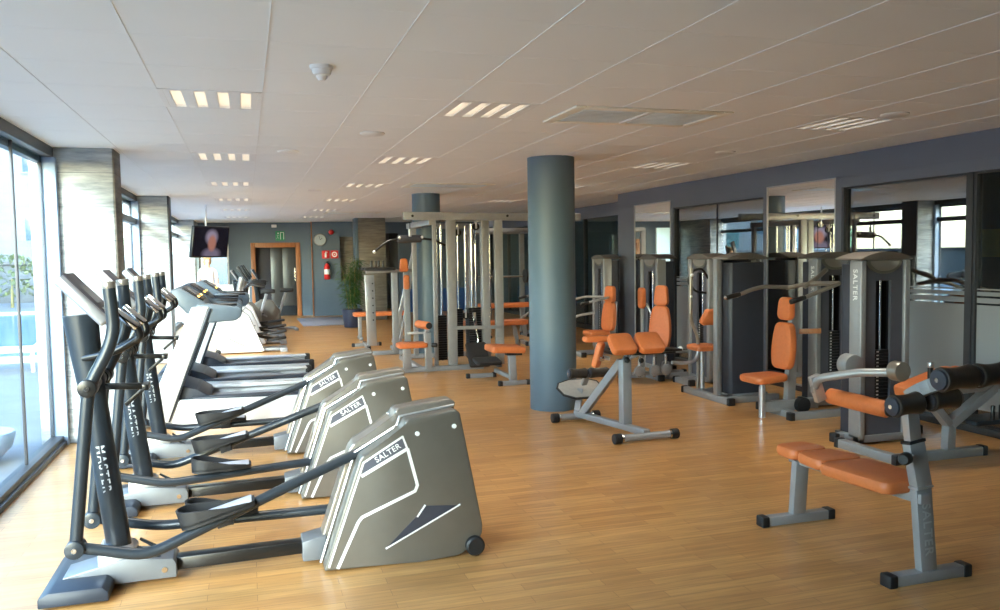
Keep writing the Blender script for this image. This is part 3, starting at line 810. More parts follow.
def tower(t, x, y, rz):
    """weight stack tower whose slotted front looks to local -y"""
    T = Matrix.Translation((x, y, 0)) @ Matrix.Rotation(rz, 4, 'Z')
    sh = MB().prism([(-.222, .11), (.222, .11), (.222, .25), (.195, .285), (-.195, .285), (-.222, .25)], .06, 1.5, 'xy', bev=.01).build('weight_tower', 'navy', t, T=T)
    f = MB()
    z0, z1, hw = .32, 1.36, .078
    f.box(-.205, -hw, .02, .05, .08, 1.52).box(hw, .205, .02, .05, .08, 1.52).box(-hw, hw, .02, .05, z1, 1.52).box(-hw, hw, .02, .05, .08, z0)
    f.build('front_panel', 'panel', sh, smooth=False, T=T)
    MB().box(-.1, .1, .1, .105, .3, 1.4).build('slot_back', 'dark_slot', sh, smooth=False, T=T)
    st = MB()
    for k in range(15): st.box(-.072, .072, .035, .095, .335+.03*k, .362+.03*k, .002, 1)
    st.build('weight_stack', 'stack', sh, smooth=False, T=T)
    nn = MB()
    for k in range(15): nn.box(-.05, -.028, .033, .036, .343+.03*k, .354+.03*k)
    nn.build('plate_mark', 'letter', sh, smooth=False, T=T)
    MB().cyl((.0, .06, .78), (.0, .06, 1.37), .011, n=10).build('guide_rod', 'chrome', sh, T=T)
    for s in (-1, 1):
        MB().box(s*.222-.028, s*.222+.028, -.01, .13, .05, 1.53, .012, 3).build('side_post', 'silver', sh, T=T)
    arc = [(-.262+.524*k/14, 1.548+.052*math.sin(PI*k/14)) for k in range(15)]
    MB().prism(arc+[(.262, 1.532), (-.262, 1.532)], -.02, .29, bev=.006).build('top_cap', 'bronze_cap', sh, T=T)
    em = [(.178*math.cos(a), 1.532+.115*math.sin(a)) for a in [PI+PI*k/16 for k in range(17)]]
    e = MB().prism(em, .008, .022, bev=.004).build('emblem', 'bronze', sh, T=T)
    em2 = [(.145*math.cos(a), 1.525+.085*math.sin(a)) for a in [PI+PI*k/16 for k in range(17)]]
    MB().prism(em2, .002, .01, bev=.003).build('emblem_relief', 'bronze_d', sh, T=T)
    TT = T @ frame((-.2508, .06, 1.33), (0, 0, -1), (0, -1, 0))
    text('SALTER', .07, TT, 'letter', sh, spacing=1.15)
    b = MB()
    b.box(-.25, .25, .0, .07, .02, .08, .006).box(-.25, .25, .22, .29, .02, .08, .006).box(-.25, -.19, .0, .29, .02, .08, .006).box(.19, .25, .0, .29, .02, .08, .006)
    b.build('tower_base', 'silver', sh, T=T)
    return sh
M['bronze_cap'] = mat('brown grey moulding', (98, 92, 86), .45, .1, .05)

def rail(t, p, q, caps=(1, 1), w=.07, h=.07, name='base_rail'):
    p = V((p[0], p[1], h/2)); q = V((q[0], q[1], h/2)); d = (q-p).normalized()
    r = MB().bar(p, q, w, h, .006).build(name, 'silver', t)
    for k, e, s in ((0, p, -1), (1, q, 1)):
        if caps[k]: MB().bar(e-d*s*.03, e+d*s*.02, w+.012, h+.012, .01).build('end_cap', 'black', r)
    return r

# prone leg curl machine, nearest tower on the right
t = thing('leg_curl_machine', 'nearest slotted weight tower on the right, with orange leg roller and arched bench', 'weight machine', origin(4.95, 5.5), 0, 'weight machines along the mirrors')
tower(t, 5.03, 5.52, 0)
rail(t, (4.62, 5.56), (4.63, 4.93)); rail(t, (4.63, 4.96), (5.47, 4.96), (0, 1)); rail(t, (4.7, 5.72), (5.6, 5.74), (1, 1))
fr = MB().bar((5.15, 4.98, .05), (5.16, 4.98, .30), .075, .07).bar((5.15, 4.98, .26), (4.93, 4.99, .50), .075, .06).bar((5.16, 4.98, .26), (5.6, 4.99, .52), .075, .07).bar((4.9, 4.99, .5), (5.85, 4.99, .54), .06, .05)
fr.build('bench_frame', 'silver', t)
MB().pad(.34, .55, .09, frame((5.02, 4.99, .545), (0, 1, 0), (-1, 0, -.24)), .05, .28).build('leg_pad', 'orange', t)
MB().pad(.34, .55, .09, frame((5.58, 4.99, .56), (0, 1, 0), (-1, 0, .16)), .05, .34).build('chest_pad', 'orange', t)
MB().box(5.3, 6.0, 4.86, 5.1, .25, .29, .012).build('elbow_tray', 'tube', t)
for x in (5.48, 5.56): MB().cyl((x, 4.88, .27), (x, 4.88, .40), .016, n=12, bev=.004).build('hand_grip', 'gloss_black', t)
MB().cyl((4.92, 4.93, .5), (4.92, 4.93, .73), .02, n=14).build('handle_post', 'gloss_black', t)
MB().cyl((4.92, 4.93, .72), (4.92, 4.93, .76), .024, bev=.005).build('handle_cap', 'bright', t)
lv = MB().tube([(4.62, 4.93, .70), (4.45, 5.15, .68), (4.27, 5.40, .61), (4.29, 5.46, .5)], .032, 14, .06).build('lever_arm', 'silver', t)
MB().cyl((4.62, 4.88, .71), (4.62, 4.98, .71), .075, bev=.012).build('pivot_drum', 'bronze_d', lv)
MB().cyl((4.50, 5.25, .72), (4.50, 5.36, .72), .085, bev=.012).build('counterweight', 'silver', lv)
MB().bar((4.27, 5.44, .63), (4.34, 5.44, .42), .05, .09, .01).build('roller_bracket', 'bright', lv)
MB().lathe((4.45, 5.48, .45), (4.51, 4.90, .43), [(0, .045), (.03, .062), (.2, .064), (.8, .064), (.97, .062), (1, .045)], 24).build('leg_roller', 'orange', lv)
MB().cyl((4.51, 4.90, .43), (4.513, 4.875, .43), .05, bev=.006).cyl((4.513, 4.88, .43), (4.516, 4.85, .43), .024).build('roller_cap', 'gloss_black', lv)
done()

# shoulder press
t = thing('shoulder_press', 'weight machine with upright orange seat and overhead press arms, before the nearest mirror', 'weight machine', origin(5.2, 6.9), 0, 'weight machines along the mirrors')
tower(t, 5.785, 7.02, 0)
rail(t, (4.92, 6.6), (5.95, 6.62)); rail(t, (5.0, 6.62), (5.0, 7.2), (0, 1))
MB().bar((4.76, 6.84, .1), (5.4, 6.84, .1), .08, .1).build('seat_beam', 'silver', t)
MB().cyl((4.76, 6.82, 0), (4.76, 6.82, .30), .032).cyl((4.76, 6.82, .28), (4.76, 6.82, .36), .024).build('seat_post', 'bright', t)
MB().pad(.36, .38, .07, frame((4.80, 6.84, .35), (0, -1, 0), (1, 0, .04)), .07, .30).build('seat', 'orange', t)
MB().bar((5.09, 6.86, .02), (5.16, 6.86, 1.12), .09, .07).build('back_post', 'silver', t)
MB().pad(.24, .46, .085, frame((5.07, 6.85, .685), (0, -1, 0), (.07, 0, 1)), .05, .21, .0, .38).build('backrest', 'orange', t)
MB().pad(.19, .225, .075, frame((5.09, 6.85, 1.05), (0, -1, 0), (.05, 0, 1)), .05, .17, .0, .12).build('head_pad', 'orange', t)
MB().bar((5.18, 6.86, .82), (5.36, 6.72, .83), .03, .05).build('adjuster', 'wood', t)
MB().lathe((5.16, 6.70, .11), (5.16, 6.77, .11), [(0, .05), (.1, .075), (.9, .075), (1, .05)]).build('cable_wheel', 'black', t)
y = MB().tube([(5.62, 6.98, 1.42), (5.40, 6.86, 1.33), (5.27, 6.86, 1.26)], .024).tube([(5.27, 7.14, 1.24), (5.33, 6.86, 1.29), (5.42, 6.54, 1.3)], .022, 12, .1).build('press_yoke', 'bronze_d', t)
MB().tube([(5.30, 7.12, 1.245), (5.0, 7.14, 1.26), (4.86, 7.14, 1.235), (4.68, 7.14, 1.175)], .021).build('press_arm', 'bronze_d', t)
MB().cyl((4.72, 7.14, 1.19), (4.56, 7.14, 1.16), .025, bev=.005).build('hand_grip', 'gloss_black', t)
MB().cyl((4.565, 7.14, 1.161), (4.545, 7.14, 1.158), .02, bev=.004).build('grip_end', 'chrome', t)
MB().tube([(5.42, 6.54, 1.3), (5.15, 6.52, 1.22), (4.98, 6.5, 1.17)], .021).build('press_arm', 'bronze_d', t)
MB().cyl((5.0, 6.5, 1.178), (4.84, 6.5, 1.14), .025, bev=.005).build('hand_grip', 'gloss_black', t)
done()

# machine seen from behind (plain dark back panel)
t = thing('seated_weight_machine', 'weight machine showing its plain dark back panel, orange seat peeking out on the left', 'weight machine', origin(5.1, 7.95), 0, 'weight machines along the mirrors')
tower(t, 5.17, 7.95, PI)
rail(t, (4.82, 8.40), (4.83, 7.46)); rail(t, (4.86, 7.58), (5.5, 7.6), (0, 0)); rail(t, (4.82, 8.15), (5.3, 8.2), (0, 1))
MB().bar((4.82, 7.72, .05), (4.82, 7.72, 1.54), .05, .07).build('side_column', 'silver', t)
MB().cyl((4.93, 8.2, .05), (4.93, 8.2, .51), .026).build('seat_post', 'bright', t)
MB().pad(.34, .34, .06, frame((4.94, 8.18, .51), (1, 0, 0), (0, 1, 0)), .06, .30).build('seat', 'orange', t)
MB().pad(.26, .18, .09, frame((5.04, 8.24, .89), (1, 0, 0), (0, -.25, 1)), .04, .16).build('chest_pad', 'orange', t)
MB().bar((5.05, 8.1, .8), (5.05, 8.0, .9), .05, .05).build('pad_arm', 'silver', t)
a = MB().tube([(4.80, 8.22, 1.44), (4.79, 8.22, .86), (4.90, 8.24, .66), (4.91, 8.26, .05)], .022, 12, .08).build('lever_arm', 'bronze_d', t)
MB().ball((4.80, 8.20, 1.36), .02).build('lever_knob', 'letter', a); MB().ball((4.79, 8.2, 1.12), .016).build('lever_knob', 'letter', a)
MB().tube([(4.90, 8.22, .52), (4.86, 8.22, .38), (4.72, 8.22, .36), (4.55, 8.22, .38)], .02, 12, .08).build('foot_bar', 'bright', t)
MB().ball((4.66, 8.22, .53), .03).build('selector_knob', 'letter', t)
done()

# tower between: fourth machine
t = thing('pulldown_machine', 'weight tower with slot facing the room, directly behind the plain dark back panel', 'weight machine', origin(5.35, 9.0), 0, 'weight machines along the mirrors')
tower(t, 5.36, 9.0, -PI/2)
rail(t, (5.1, 8.72), (5.1, 9.1)); rail(t, (5.1, 9.0), (5.7, 9.0), (0, 1))
MB().tube([(5.36, 8.78, 1.30), (5.28, 8.78, 1.42), (5.15, 8.78, 1.40), (5.08, 8.78, 1.26), (5.2, 8.8, 1.14), (5.34, 8.8, 1.12)], .016, 10, .05).build('pull_handle', 'gloss_black', t)
done()

# hip machine
t = thing('hip_machine', 'weight machine with tall orange headed backrest and steel discs, behind the back extension bench', 'weight machine', origin(4.95, 9.8), 0, 'weight machines along the mirrors')
tower(t, 5.3, 10.2, -PI/2)
rail(t, (4.58, 9.62), (5.5, 9.6)); rail(t, (4.96, 9.22), (4.96, 9.9), (1, 0)); rail(t, (4.98, 9.38), (5.75, 9.38), (0, 1))
MB().bar((4.98, 9.42, .05), (5.08, 9.48, 1.05), .07, .07).build('back_post', 'silver', t)
TB = frame((5.05, 9.38, .66), (.62, -.78, 0), (.06, .05, 1))
MB().pad(.22, .56, .09, TB, .05, .19, .0, .4).build('backrest', 'orange', t)
MB().pad(.19, .26, .085, frame((5.08, 9.40, 1.07), (.62, -.78, 0), (.05, .04, 1)), .05, .16).build('head_pad', 'orange', t)
MB().pad(.36, .38, .07, frame((4.72, 9.2, .40), (.62, -.78, 0), (.78, .62, 0)), .06).build('seat', 'orange', t)
MB().box(4.5, 5.1, 9.1, 9.5, .36, .39, .01).build('seat_plate', 'gloss_black', t)
MB().bar((4.72, 9.3, .05), (4.74, 9.3, .37), .06, .06).build('seat_post', 'bright', t)
for k, (x, y) in enumerate(((4.62, 9.15), (4.8, 9.1), (4.98, 9.14), (5.12, 9.4))):
    s = MB().cyl((x, y, .08), (x, y, .33), .018, n=12).build('link_rod', 'chrome', t)
    MB().lathe((x, y-.03, .16), (x, y+.03, .16), [(0, .05), (.2, .07), (.8, .07), (1, .05)], 18).build('disc', 'silver', s)
MB().bar((4.55, 9.2, .12), (5.0, 9.15, .12), .05, .04).tube([(4.42, 9.5, .1), (4.55, 9.4, .28), (4.7, 9.3, .36)], .03).build('linkage', 'silver', t)
MB().tube([(5.1, 9.38, .36), (5.45, 9.36, .33), (5.5, 9.42, .42)], .02).build('swing_bar', 'bright', t)
MB().pad(.14, .28, .07, frame((5.05, 9.86, 1.02), (0, -1, 0), (0, 0, 1)), .05).build('knee_pad', 'orange', t)
MB().tube([(5.08, 9.86, .95), (5.13, 9.8, .8), (5.15, 9.7, .7)], .014, 10).build('pad_arm', 'bright', t)
done()

# chest press machines near the step in the wall
t = thing('chest_press', 'small distant weight tower with narrow orange backrest, right of the near round column', 'weight machine', origin(5.5, 12.5), 0, 'weight machines along the mirrors')
def chest(t, ox=0, oy=0):
    tower(t, 5.62+ox, 12.62+oy, -PI/2)
    rail(t, (4.95+ox, 12.15+oy), (5.6+ox, 12.15+oy)); rail(t, (5.0+ox, 11.8+oy), (5.0+ox, 12.6+oy))
    MB().bar((5.57+ox, 11.98+oy, .05), (5.62+ox, 11.98+oy, .85), .06, .06).build('back_post', 'silver', t)
    MB().pad(.24, .46, .09, frame((5.53+ox, 11.93+oy, .62), (.25, -1, 0), (.1, 0, 1)), .05, .2, .0, .35).build('backrest', 'orange', t)
    MB().pad(.22, .26, .085, frame((5.55+ox, 11.93+oy, .97), (.25, -1, 0), (.06, 0, 1)), .05, .2).build('head_pad', 'orange', t)
    MB().pad(.34, .36, .07, frame((5.28+ox, 11.95+oy, .33), (0, -1, 0), (1, 0, 0)), .06).build('seat', 'orange', t)
    MB().bar((5.28+ox, 11.95+oy, .03), (5.28+ox, 11.95+oy, .34), .06, .06).build('seat_post', 'silver', t)
    for s in (-1, 1):
        a = MB().tube([(5.5+ox, 12.05+oy+s*.12, .92), (5.3+ox, 12.05+oy+s*.36, .92), (5.0+ox, 12.05+oy+s*.36, .86)], .02).build('press_arm', 'silver', t)
        MB().cyl((5.04+ox, 12.05+oy+s*.36, .87), (4.9+ox, 12.05+oy+s*.36, .84), .026, bev=.004).build('hand_grip', 'gloss_black', a)
    MB().tube([(4.85+ox, 12.3+oy, .45), (5.1+ox, 12.3+oy, .62), (5.4+ox, 12.3+oy, .66)], .022).build('foot_lever', 'bright', t)
chest(t)
done()
t = thing('chest_press', 'distant orange seat showing just right of the near round column, its tower hidden', 'weight machine', origin(5.1, 14.0), 0, 'weight machines along the mirrors')
chest(t, -.22, 1.6)
done()

# ------------------------------------------------------------------ nearest bench
ROL = [(0, .046), (.02, .058), (.06, .062), (.25, .055), (.5, .052), (.75, .055), (.94, .062), (.98, .058), (1, .046)]
def roller(t, p, q, m='foam', name='roller', sc=1.):
    r = MB().lathe(p, q, [(a, b*sc) for a, b in ROL], 28).build(name, m, t)
    p = V(p); q = V(q); d = (q-p).normalized()
    for e, k in ((p, -1), (q, 1)):
        c = MB().cyl(e-d*k*.004, e+d*k*.012, .05*sc, bev=.005).build('roller_cap', 'navy', r)
        MB().cyl(e+d*k*.008, e+d*k*.018, .012*sc, n=12).build('roller_bolt', 'chrome', r)
    return r
t = thing('sit_up_bench', 'nearest bench with segmented orange pads and four black rollers, in front on the right', 'exercise bench', origin(3.1, 3.6))
rail(t, (2.86, 4.09), (3.33, 4.09), w=.062, h=.055, name='foot_bar'); rail(t, (2.90, 3.14), (3.36, 3.14), w=.062, h=.055, name='foot_bar')
MB().bar((3.10, 4.09, .05), (3.085, 4.04, .39), .09, .05, .006, up=(0, 1, 0)).build('rear_leg', 'silver', t)
lg = MB().bar((3.128, 3.14, .05), (3.108, 3.165, .48), .096, .045, .006, up=(0, 1, 0)).build('front_leg', 'silver', t)
text('SALTER', .07, frame((3.118, 3.1255, .26), (.047, -.058, -1), (1, 0, .047)), 'letter_g', lg, spacing=1.15)
MB().bar((3.09, 4.12, .385), (3.10, 3.12, .41), .06, .05, .005).build('spine', 'silver', t)
for (y0, y1, wa, wb, z) in ((3.96, 4.17, .25, .22, .437), (3.70, 3.945, .30, .26, .442), (3.19, 3.685, .30, .36, .449)):
    yc = (y0+y1)/2
    wa, wb = (wa, wb)
    MB().pad(wa if y0 > 3.5 else .31, abs(y1-y0), .068, frame((3.08 if y0 < 3.6 else 3.10, yc, z-.035), (1, 0, 0), (0, 1, -.025)), .05, wb if y0 > 3.5 else .33, .004).build('pad', 'orange', t)
MB().bar((3.108, 3.16, .46), (3.08, 3.185, .68), .092, .055, .005, up=(0, 1, 0)).build('post_sleeve', 'silver', t)
MB().bar((3.108, 3.16, .455), (3.107, 3.161, .467), .1, .062, .003, up=(0, 1, 0)).build('sleeve_band', 'bright', t)
MB().bar((3.081, 3.184, .675), (3.079, 3.186, .69), .1, .062, .003, up=(0, 1, 0)).build('sleeve_collar', 'black', t)
kb = MB().cyl((3.05, 3.16, .62), (2.985, 3.13, .62), .012, n=12).build('knob_stem', 'chrome', t)
MB().lathe((3.0, 3.135, .62), (2.95, 3.11, .62), [(0, .02), (.2, .03), (.8, .03), (1, .022)]).build('adjusting_knob', 'black', t)
MB().bar((3.082, 3.185, .66), (3.065, 3.2, .88), .07, .045, .005, up=(0, 1, 0)).build('inner_post', 'bright', t)
mb = MB()
arc = [(3.06, 3.19, .86)]+[(3.06+.14*(1-math.cos(a))*.55, 3.19-.32*math.sin(a)*.5-.16*(1-math.cos(a)), .90+.13*math.sin(a)) for a in [PI/2*k/8 for k in range(9)]]
for p, q in zip(arc, arc[1:]): mb.bar(p, V(q)+(V(q)-V(p))*.12, .05, .065, .004, up=(0, 0, 1))
mb.bar(arc[-1], (3.10, 2.86, 1.03), .05, .06, .004)
mb.build('curved_arm', 'silver', t)
roller(t, (2.905, 3.13, .875), (3.055, 3.13, .885), sc=.9); roller(t, (3.12, 3.13, .888), (3.275, 3.13, .895), sc=.88)
MB().cyl((2.91, 3.13, .875), (3.27, 3.13, .895), .012).build('axle', 'chrome', t)
roller(t, (2.905, 2.86, 1.04), (3.085, 2.86, 1.045), sc=.92); roller(t, (3.11, 2.86, 1.045), (3.30, 2.86, 1.05), sc=.92)
MB().cyl((2.91, 2.86, 1.04), (3.29, 2.86, 1.05), .012).build('axle', 'chrome', t)
done()

# ------------------------------------------------------------------ back extension bench by the column
t = thing('back_extension_bench', 'back extension bench with twin orange thigh pads and grey footplate beside the near column', 'exercise bench', origin(3.25, 6.8))
def round_foot(t, p, q, r=.032):
    f = MB().cyl(p, q, r).build('foot_bar', 'silver', t)
    p = V(p); q = V(q); d = (q-p).normalized()
    for e, s in ((p, 1), (q, -1)):
        MB().cyl(e-d*s*.02, e+d*s*.05, r+.012, bev=.006).build('end_cap', 'black', f)
        MB().cyl(e+d*s*.05, e+d*s*.065, r+.006).build('cap_ring', 'chrome', f)
round_foot(t, (2.95, 6.29, .045), (3.53, 6.31, .045)); round_foot(t, (2.78, 7.32, .045), (3.24, 7.33, .045))
MB().bar((3.02, 7.33, .075), (3.25, 6.30, .075), .07, .055, .005).build('spine', 'silver', t)
MB().bar((3.20, 6.62, .08), (3.235, 6.70, .66), .085, .10, .005, up=(0, 1, 0)).build('upright', 'silver', t)
MB().bar((3.04, 7.22, .09), (3.22, 6.74, .64), .055, .075, .005).build('brace', 'silver', t)
MB().bar((3.22, 6.72, .62), (3.30, 6.66, .78), .05, .05, .004).build('adjusting_post', 'navy', t)
MB().ball((3.235, 6.66, .66), .03).build('knob', 'black', t); MB().ball((3.36, 6.62, .655), .024).build('knob', 'black', t)
MB().box(3.02, 3.72, 6.52, 6.70, .735, .755, .006, T=None).build('pad_plate', 'gloss_black', t)
for x0, x1 in ((3.02, 3.255), (3.28, 3.53)):
    MB().pad(x1-x0, .22, .08, frame(((x0+x1)/2, 6.58, .79), (1, 0, 0), (0, .62, .5)), .04, (x1-x0)*.94, .006).build('thigh_pad', 'orange', t)
MB().pad(.10, .24, .06, frame((2.96, 6.72, .83), (0, 1, 0), (-1, 0, .02)), .03, .09).build('elbow_pad', 'orange', t)
MB().pad(.10, .24, .06, frame((2.95, 6.70, .73), (.8, .6, 0), (.35, -.1, 1)), .03, .09).build('elbow_pad', 'orange', t)
MB().tube([(3.08, 6.68, .68), (3.0, 6.72, .70), (2.98, 6.72, .82)], .018).build('handle_bar', 'bright', t)
MB().cyl((3.0, 6.64, .69), (2.96, 6.64, .69), .022, bev=.005).build('handle_knob', 'chrome', t)
roller(t, (2.94, 7.3, .47), (3.11, 7.3, .465), sc=.85); roller(t, (3.15, 7.3, .465), (3.34, 7.3, .46), sc=.85)
MB().bar((3.13, 7.3, .46), (3.12, 7.38, .34), .06, .03, .004).build('roller_bracket', 'silver', t)
fp = [(-.29, .02), (-.25, .1), (-.1, .15), (.12, .15), (.24, .1), (.27, -.02), (.2, -.12), (.06, -.17), (-.12, -.17), (-.25, -.1)]
T = frame((3.13, 7.48, .29), (1, 0, 0), (0, .62, .40)) @ Matrix.Scale(.82, 4)
p = MB().prism(fp, -.012, .012, 'xy', bev=.004, T=T).build('footplate', 'plate', t)
for a, b in zip(fp, fp[1:]+fp[:1]): pass
rm = MB()
ring = [T @ V((x*1.02, y*1.03, 0)) for x, y in fp]; ring.append(ring[0])
rm.sweep(ring, [.012]*len(ring), 8).build('plate_rim', 'black', p)
MB().bar((3.03, 7.33, .09), (3.12, 7.46, .28), .06, .05, .004).build('plate_bracket', 'silver', t)
done()

# ------------------------------------------------------------------ cable multi gym
t = thing('cable_multi_gym', 'tall silver cable multi gym with pulleys and black weight stacks in the middle', 'multi gym', origin(3.0, 11.8))
b = MB().bar((2.1, 11.3, 2.18), (4.75, 11.32, 2.16), .09, .11, .006).build('top_beam', 'silver', t)
bl = MB()
for x in (2.22, 3.6, 4.3): bl.cyl((x, 11.245, 2.18), (x, 11.26, 2.18), .018)
bl.build('beam_bolt', 'gloss_black', b)
MB().bar((2.5, 11.3, 2.10), (2.5, 13.0, 2.10), .08, .08).bar((3.45, 11.3, 2.08), (3.45, 12.9, 2.08), .08, .08).bar((2.5, 12.9, 2.10), (3.45, 12.9, 2.10), .08, .08).build('top_frame', 'silver', t)
for x, y, w in ((2.54, 11.34, .05), (2.77, 11.3, .13), (3.29, 11.36, .11), (3.47, 11.3, .12), (2.54, 12.8, .07), (3.47, 12.8, .07)):
    MB().bar((x, y, .04), (x, y, 2.13), w, .07, .005, up=(0, 1, 0)).build('post', 'silver', t)
for x, y in ((2.63, 11.6), (2.69, 11.6), (2.95, 11.9), (3.02, 11.9), (3.12, 11.5), (3.18, 11.5), (3.36, 11.8), (3.41, 11.8), (2.86, 12.3), (3.24, 12.3)):
    MB().cyl((x, y, .1), (x, y, 2.08), .012, n=10).build('guide_rod', 'chrome', t)
for x0, x1, y, z1 in ((2.6, 2.74, 11.6, .78), (2.91, 3.06, 11.9, .86), (3.06, 3.24, 11.55, .88), (3.34, 3.44, 11.8, .66)):
    st = MB(); n = int((z1-.12)/.034)
    for k in range(n): st.box(x0, x1, y-.1, y+.1, .12+.034*k, .151+.034*k, .003, 1)
    st.build('weight_stack', 'stack', t)
MB().bar((2.74, 11.28, .60), (3.52, 11.28, .58), .03, .05).build('cross_rail', 'silver', t)
MB().bar((1.95, 11.3, .035), (3.2, 11.25, .035), .08, .07).bar((2.3, 11.3, .035), (2.3, 12.8, .035), .07, .07).bar((3.47, 11.3, .035), (3.47, 12.8, .035), .07, .07).bar((2.3, 12.8, .035), (3.47, 12.8, .035), .07, .07).build('base_frame', 'silver', t)
for x, y, z in ((3.14, 11.3, 2.03), (2.9, 11.4, 1.95), (3.02, 11.5, .75)):
    p = MB().lathe((x, y-.02, z), (x, y+.02, z), [(0, .05), (.3, .045), (.5, .035), (.7, .045), (1, .05)], 18).build('pulley', 'gloss_black', t)
    MB().bar((x, y, z+.09), (x, y, z-.03), .025, .06, .003, up=(0, 1, 0)).build('pulley_bracket', 'bright', p)
cb = MB().tube([(2.2, 11.35, 2.1), (2.2, 11.35, 1.92)], .006, 6).tube([(3.14, 11.35, 2.0), (3.10, 11.4, .8)], .006, 6).tube([(2.9, 11.4, 1.9), (2.9, 11.4, .86)], .006, 6)
cb.build('cable', 'black', t)
MB().bar((3.12, 11.4, .8), (3.14, 11.38, .55), .05, .03).tube([(3.14, 11.38, .55), (3.17, 11.36, .4), (3.12, 11.36, .25)], .012).build('low_pulley_hook', 'chrome', t)
h = MB().tube([(1.72, 11.45, 1.70), (1.9, 11.45, 1.84), (2.02, 11.45, 1.86), (2.42, 11.45, 1.87), (2.56, 11.45, 1.85), (2.75, 11.45, 1.76)], .016, 10, .06).build('pulldown_bar', 'gloss_black', t)
MB().cyl((2.04, 11.45, 1.86), (2.38, 11.45, 1.87), .055, bev=.015).build('bar_sleeve', 'navy', h)
for p, r in (((1.71, 11.45, 1.69), .024), ((2.06, 11.4, 1.88), .02), ((2.38, 11.4, 1.89), .02)): MB().ball(p, r).build('bar_end', 'letter', h)
MB().cyl((2.2, 11.35, 1.90), (2.2, 11.36, 2.0), .022).build('bar_shackle', 'bright', h)
# pulldown seat with knee rollers
MB().pad(.30, .42, .07, frame((2.17, 11.25, .42), (0, 1, 0), (1, 0, 0)), .06).build('pulldown_seat', 'orange', t)
MB().bar((2.1, 11.25, .05), (2.1, 11.25, .42), .11, .07, up=(0, 1, 0)).build('seat_post', 'silver', t)
MB().bar((2.40, 11.2, .05), (2.38, 11.2, .56), .09, .07, up=(0, 1, 0)).bar((2.38, 11.2, .54), (2.38, 11.2, .66), .06, .05, up=(0, 1, 0)).bar((2.12, 11.28, .55), (2.38, 11.24, .55), .05, .03).build('roller_post', 'silver', t)
MB().lathe((2.30, 11.45, .66), (2.38, 11.08, .66), [(0, .045), (.05, .055), (.95, .055), (1, .045)], 20).build('knee_roller', 'orange', t)
MB().cyl((2.38, 11.08, .66), (2.385, 11.05, .66), .045, bev=.006).build('roller_cap', 'black', t); MB().cyl((2.44, 11.17, .38), (2.5, 11.13, .38), .03, bev=.006).build('adjusting_knob', 'black', t)
MB().pad(.3, .4, .05, frame((3.05, 11.0, .22), (1, 0, 0), (0, .5, .6)), .03).build('foot_board', 'black', t)
done()

# row stool in front of the multi gym
t = thing('padded_stool', 'orange topped stool on a silver T foot, in front of the multi gym', 'stool', origin(3.12, 9.75))
rail(t, (2.96, 9.65), (3.33, 9.65), w=.06, h=.055, name='foot_bar')
MB().bar((3.14, 9.68, .05), (3.13, 9.70, .40), .09, .07, .005, up=(0, 1, 0)).build('post', 'silver', t)
MB().pad(.44, .40, .085, frame((3.08, 9.82, .40), (1, 0, -.06), (0, 1, 0)), .04).build('seat', 'orange', t)
MB().bar((3.05, 9.68, .39), (3.25, 9.68, .385), .1, .03).build('seat_plate', 'black', t)
MB().bar((3.13, 9.68, .09), (3.13, 10.4, .09), .05, .05).build('spine', 'silver', t)
rail(t, (2.75, 10.42), (3.12, 10.42), w=.06, h=.055, name='rear_foot_bar')
MB().pad(.34, .3, .05, frame((3.0, 10.35, .2), (1, 0, 0), (0, 1, .15)), .04).build('footboard', 'black', t)
done()

# dip station and benches left of the far column
t = thing('dip_station', 'tall silver dip station with black armrests left of the far round column', 'dip station', origin(2.35, 13.6))
for x, y in ((2.32, 13.4), (2.52, 13.4)): MB().bar((x, y, .04), (x, y, 1.38), .1, .07, .005, up=(0, 1, 0)).build('post', 'silver', t)
MB().bar((1.95, 13.5, .035), (2.5, 13.5, .035), .08, .07).bar((2.42, 13.35, .035), (2.42, 14.2, .035), .08, .07).build('base', 'silver', t)
MB().bar((1.85, 13.35, 1.38), (2.62, 13.4, 1.39), .05, .05).build('top_bar', 'silver', t)
for y in (13.15, 13.6):
    a = MB().pad(.12, .5, .05, frame((2.05, y, 1.40), (0, -1, 0), (1, 0, 0)), .03).build('armrest', 'black', t)
    for x in (1.98, 2.1): MB().cyl((x, y, 1.42), (x, y, 1.56), .018, n=12, bev=.004).build('hand_grip', 'gloss_black', a)
MB().pad(.15, .22, .07, frame((2.46, 13.32, 1.48), (1, 0, 0), (.15, 0, 1)), .04, .12).build('head_pad', 'orange', t)
MB().pad(.10, .24, .06, frame((2.50, 13.32, 1.2), (1, 0, 0), (0, 0, 1)), .04).build('back_pad', 'orange', t)
done()
t = thing('wall_bar_rack', 'narrow pale steel upright rack beside the plant, with round peg holes', 'rack', origin(2.05, 14.6))
MB().bar((2.1, 14.6, .04), (2.08, 14.6, 1.30), .17, .05, .006, up=(0, 1, 0)).build('upright', 'bright', t)
h = MB()
for k in range(6): h.cyl((2.13, 14.57, .5+.13*k), (2.13, 14.575, .5+.13*k), .014, n=10)
h.build('peg_hole', 'navy', t)
rail(t, (2.0, 14.3), (2.05, 15.2), w=.06, h=.06); rail(t, (1.8, 14.9), (2.3, 14.95), w=.06, h=.06)
done()
t = thing('incline_board', 'slanting pale abdominal board leaning up beside the far round column', 'exercise bench', origin(2.65, 14.4))
MB().bar((2.45, 14.4, .1), (2.88, 14.4, 1.82), .05, .07, .006).build('rail', 'bright', t); MB().bar((2.6, 14.55, .1), (2.92, 14.55, 1.74), .04, .06, .006).build('rail', 'bright', t)
MB().bar((2.98, 14.5, .03), (2.90, 14.48, 1.7), .05, .05).bar((2.4, 14.35, .03), (3.0, 14.6, .03), .06, .06).build('support', 'silver', t)
done()
t = thing('flat_bench', 'long flat orange bench behind the dip station', 'exercise bench', origin(2.5, 16.2))
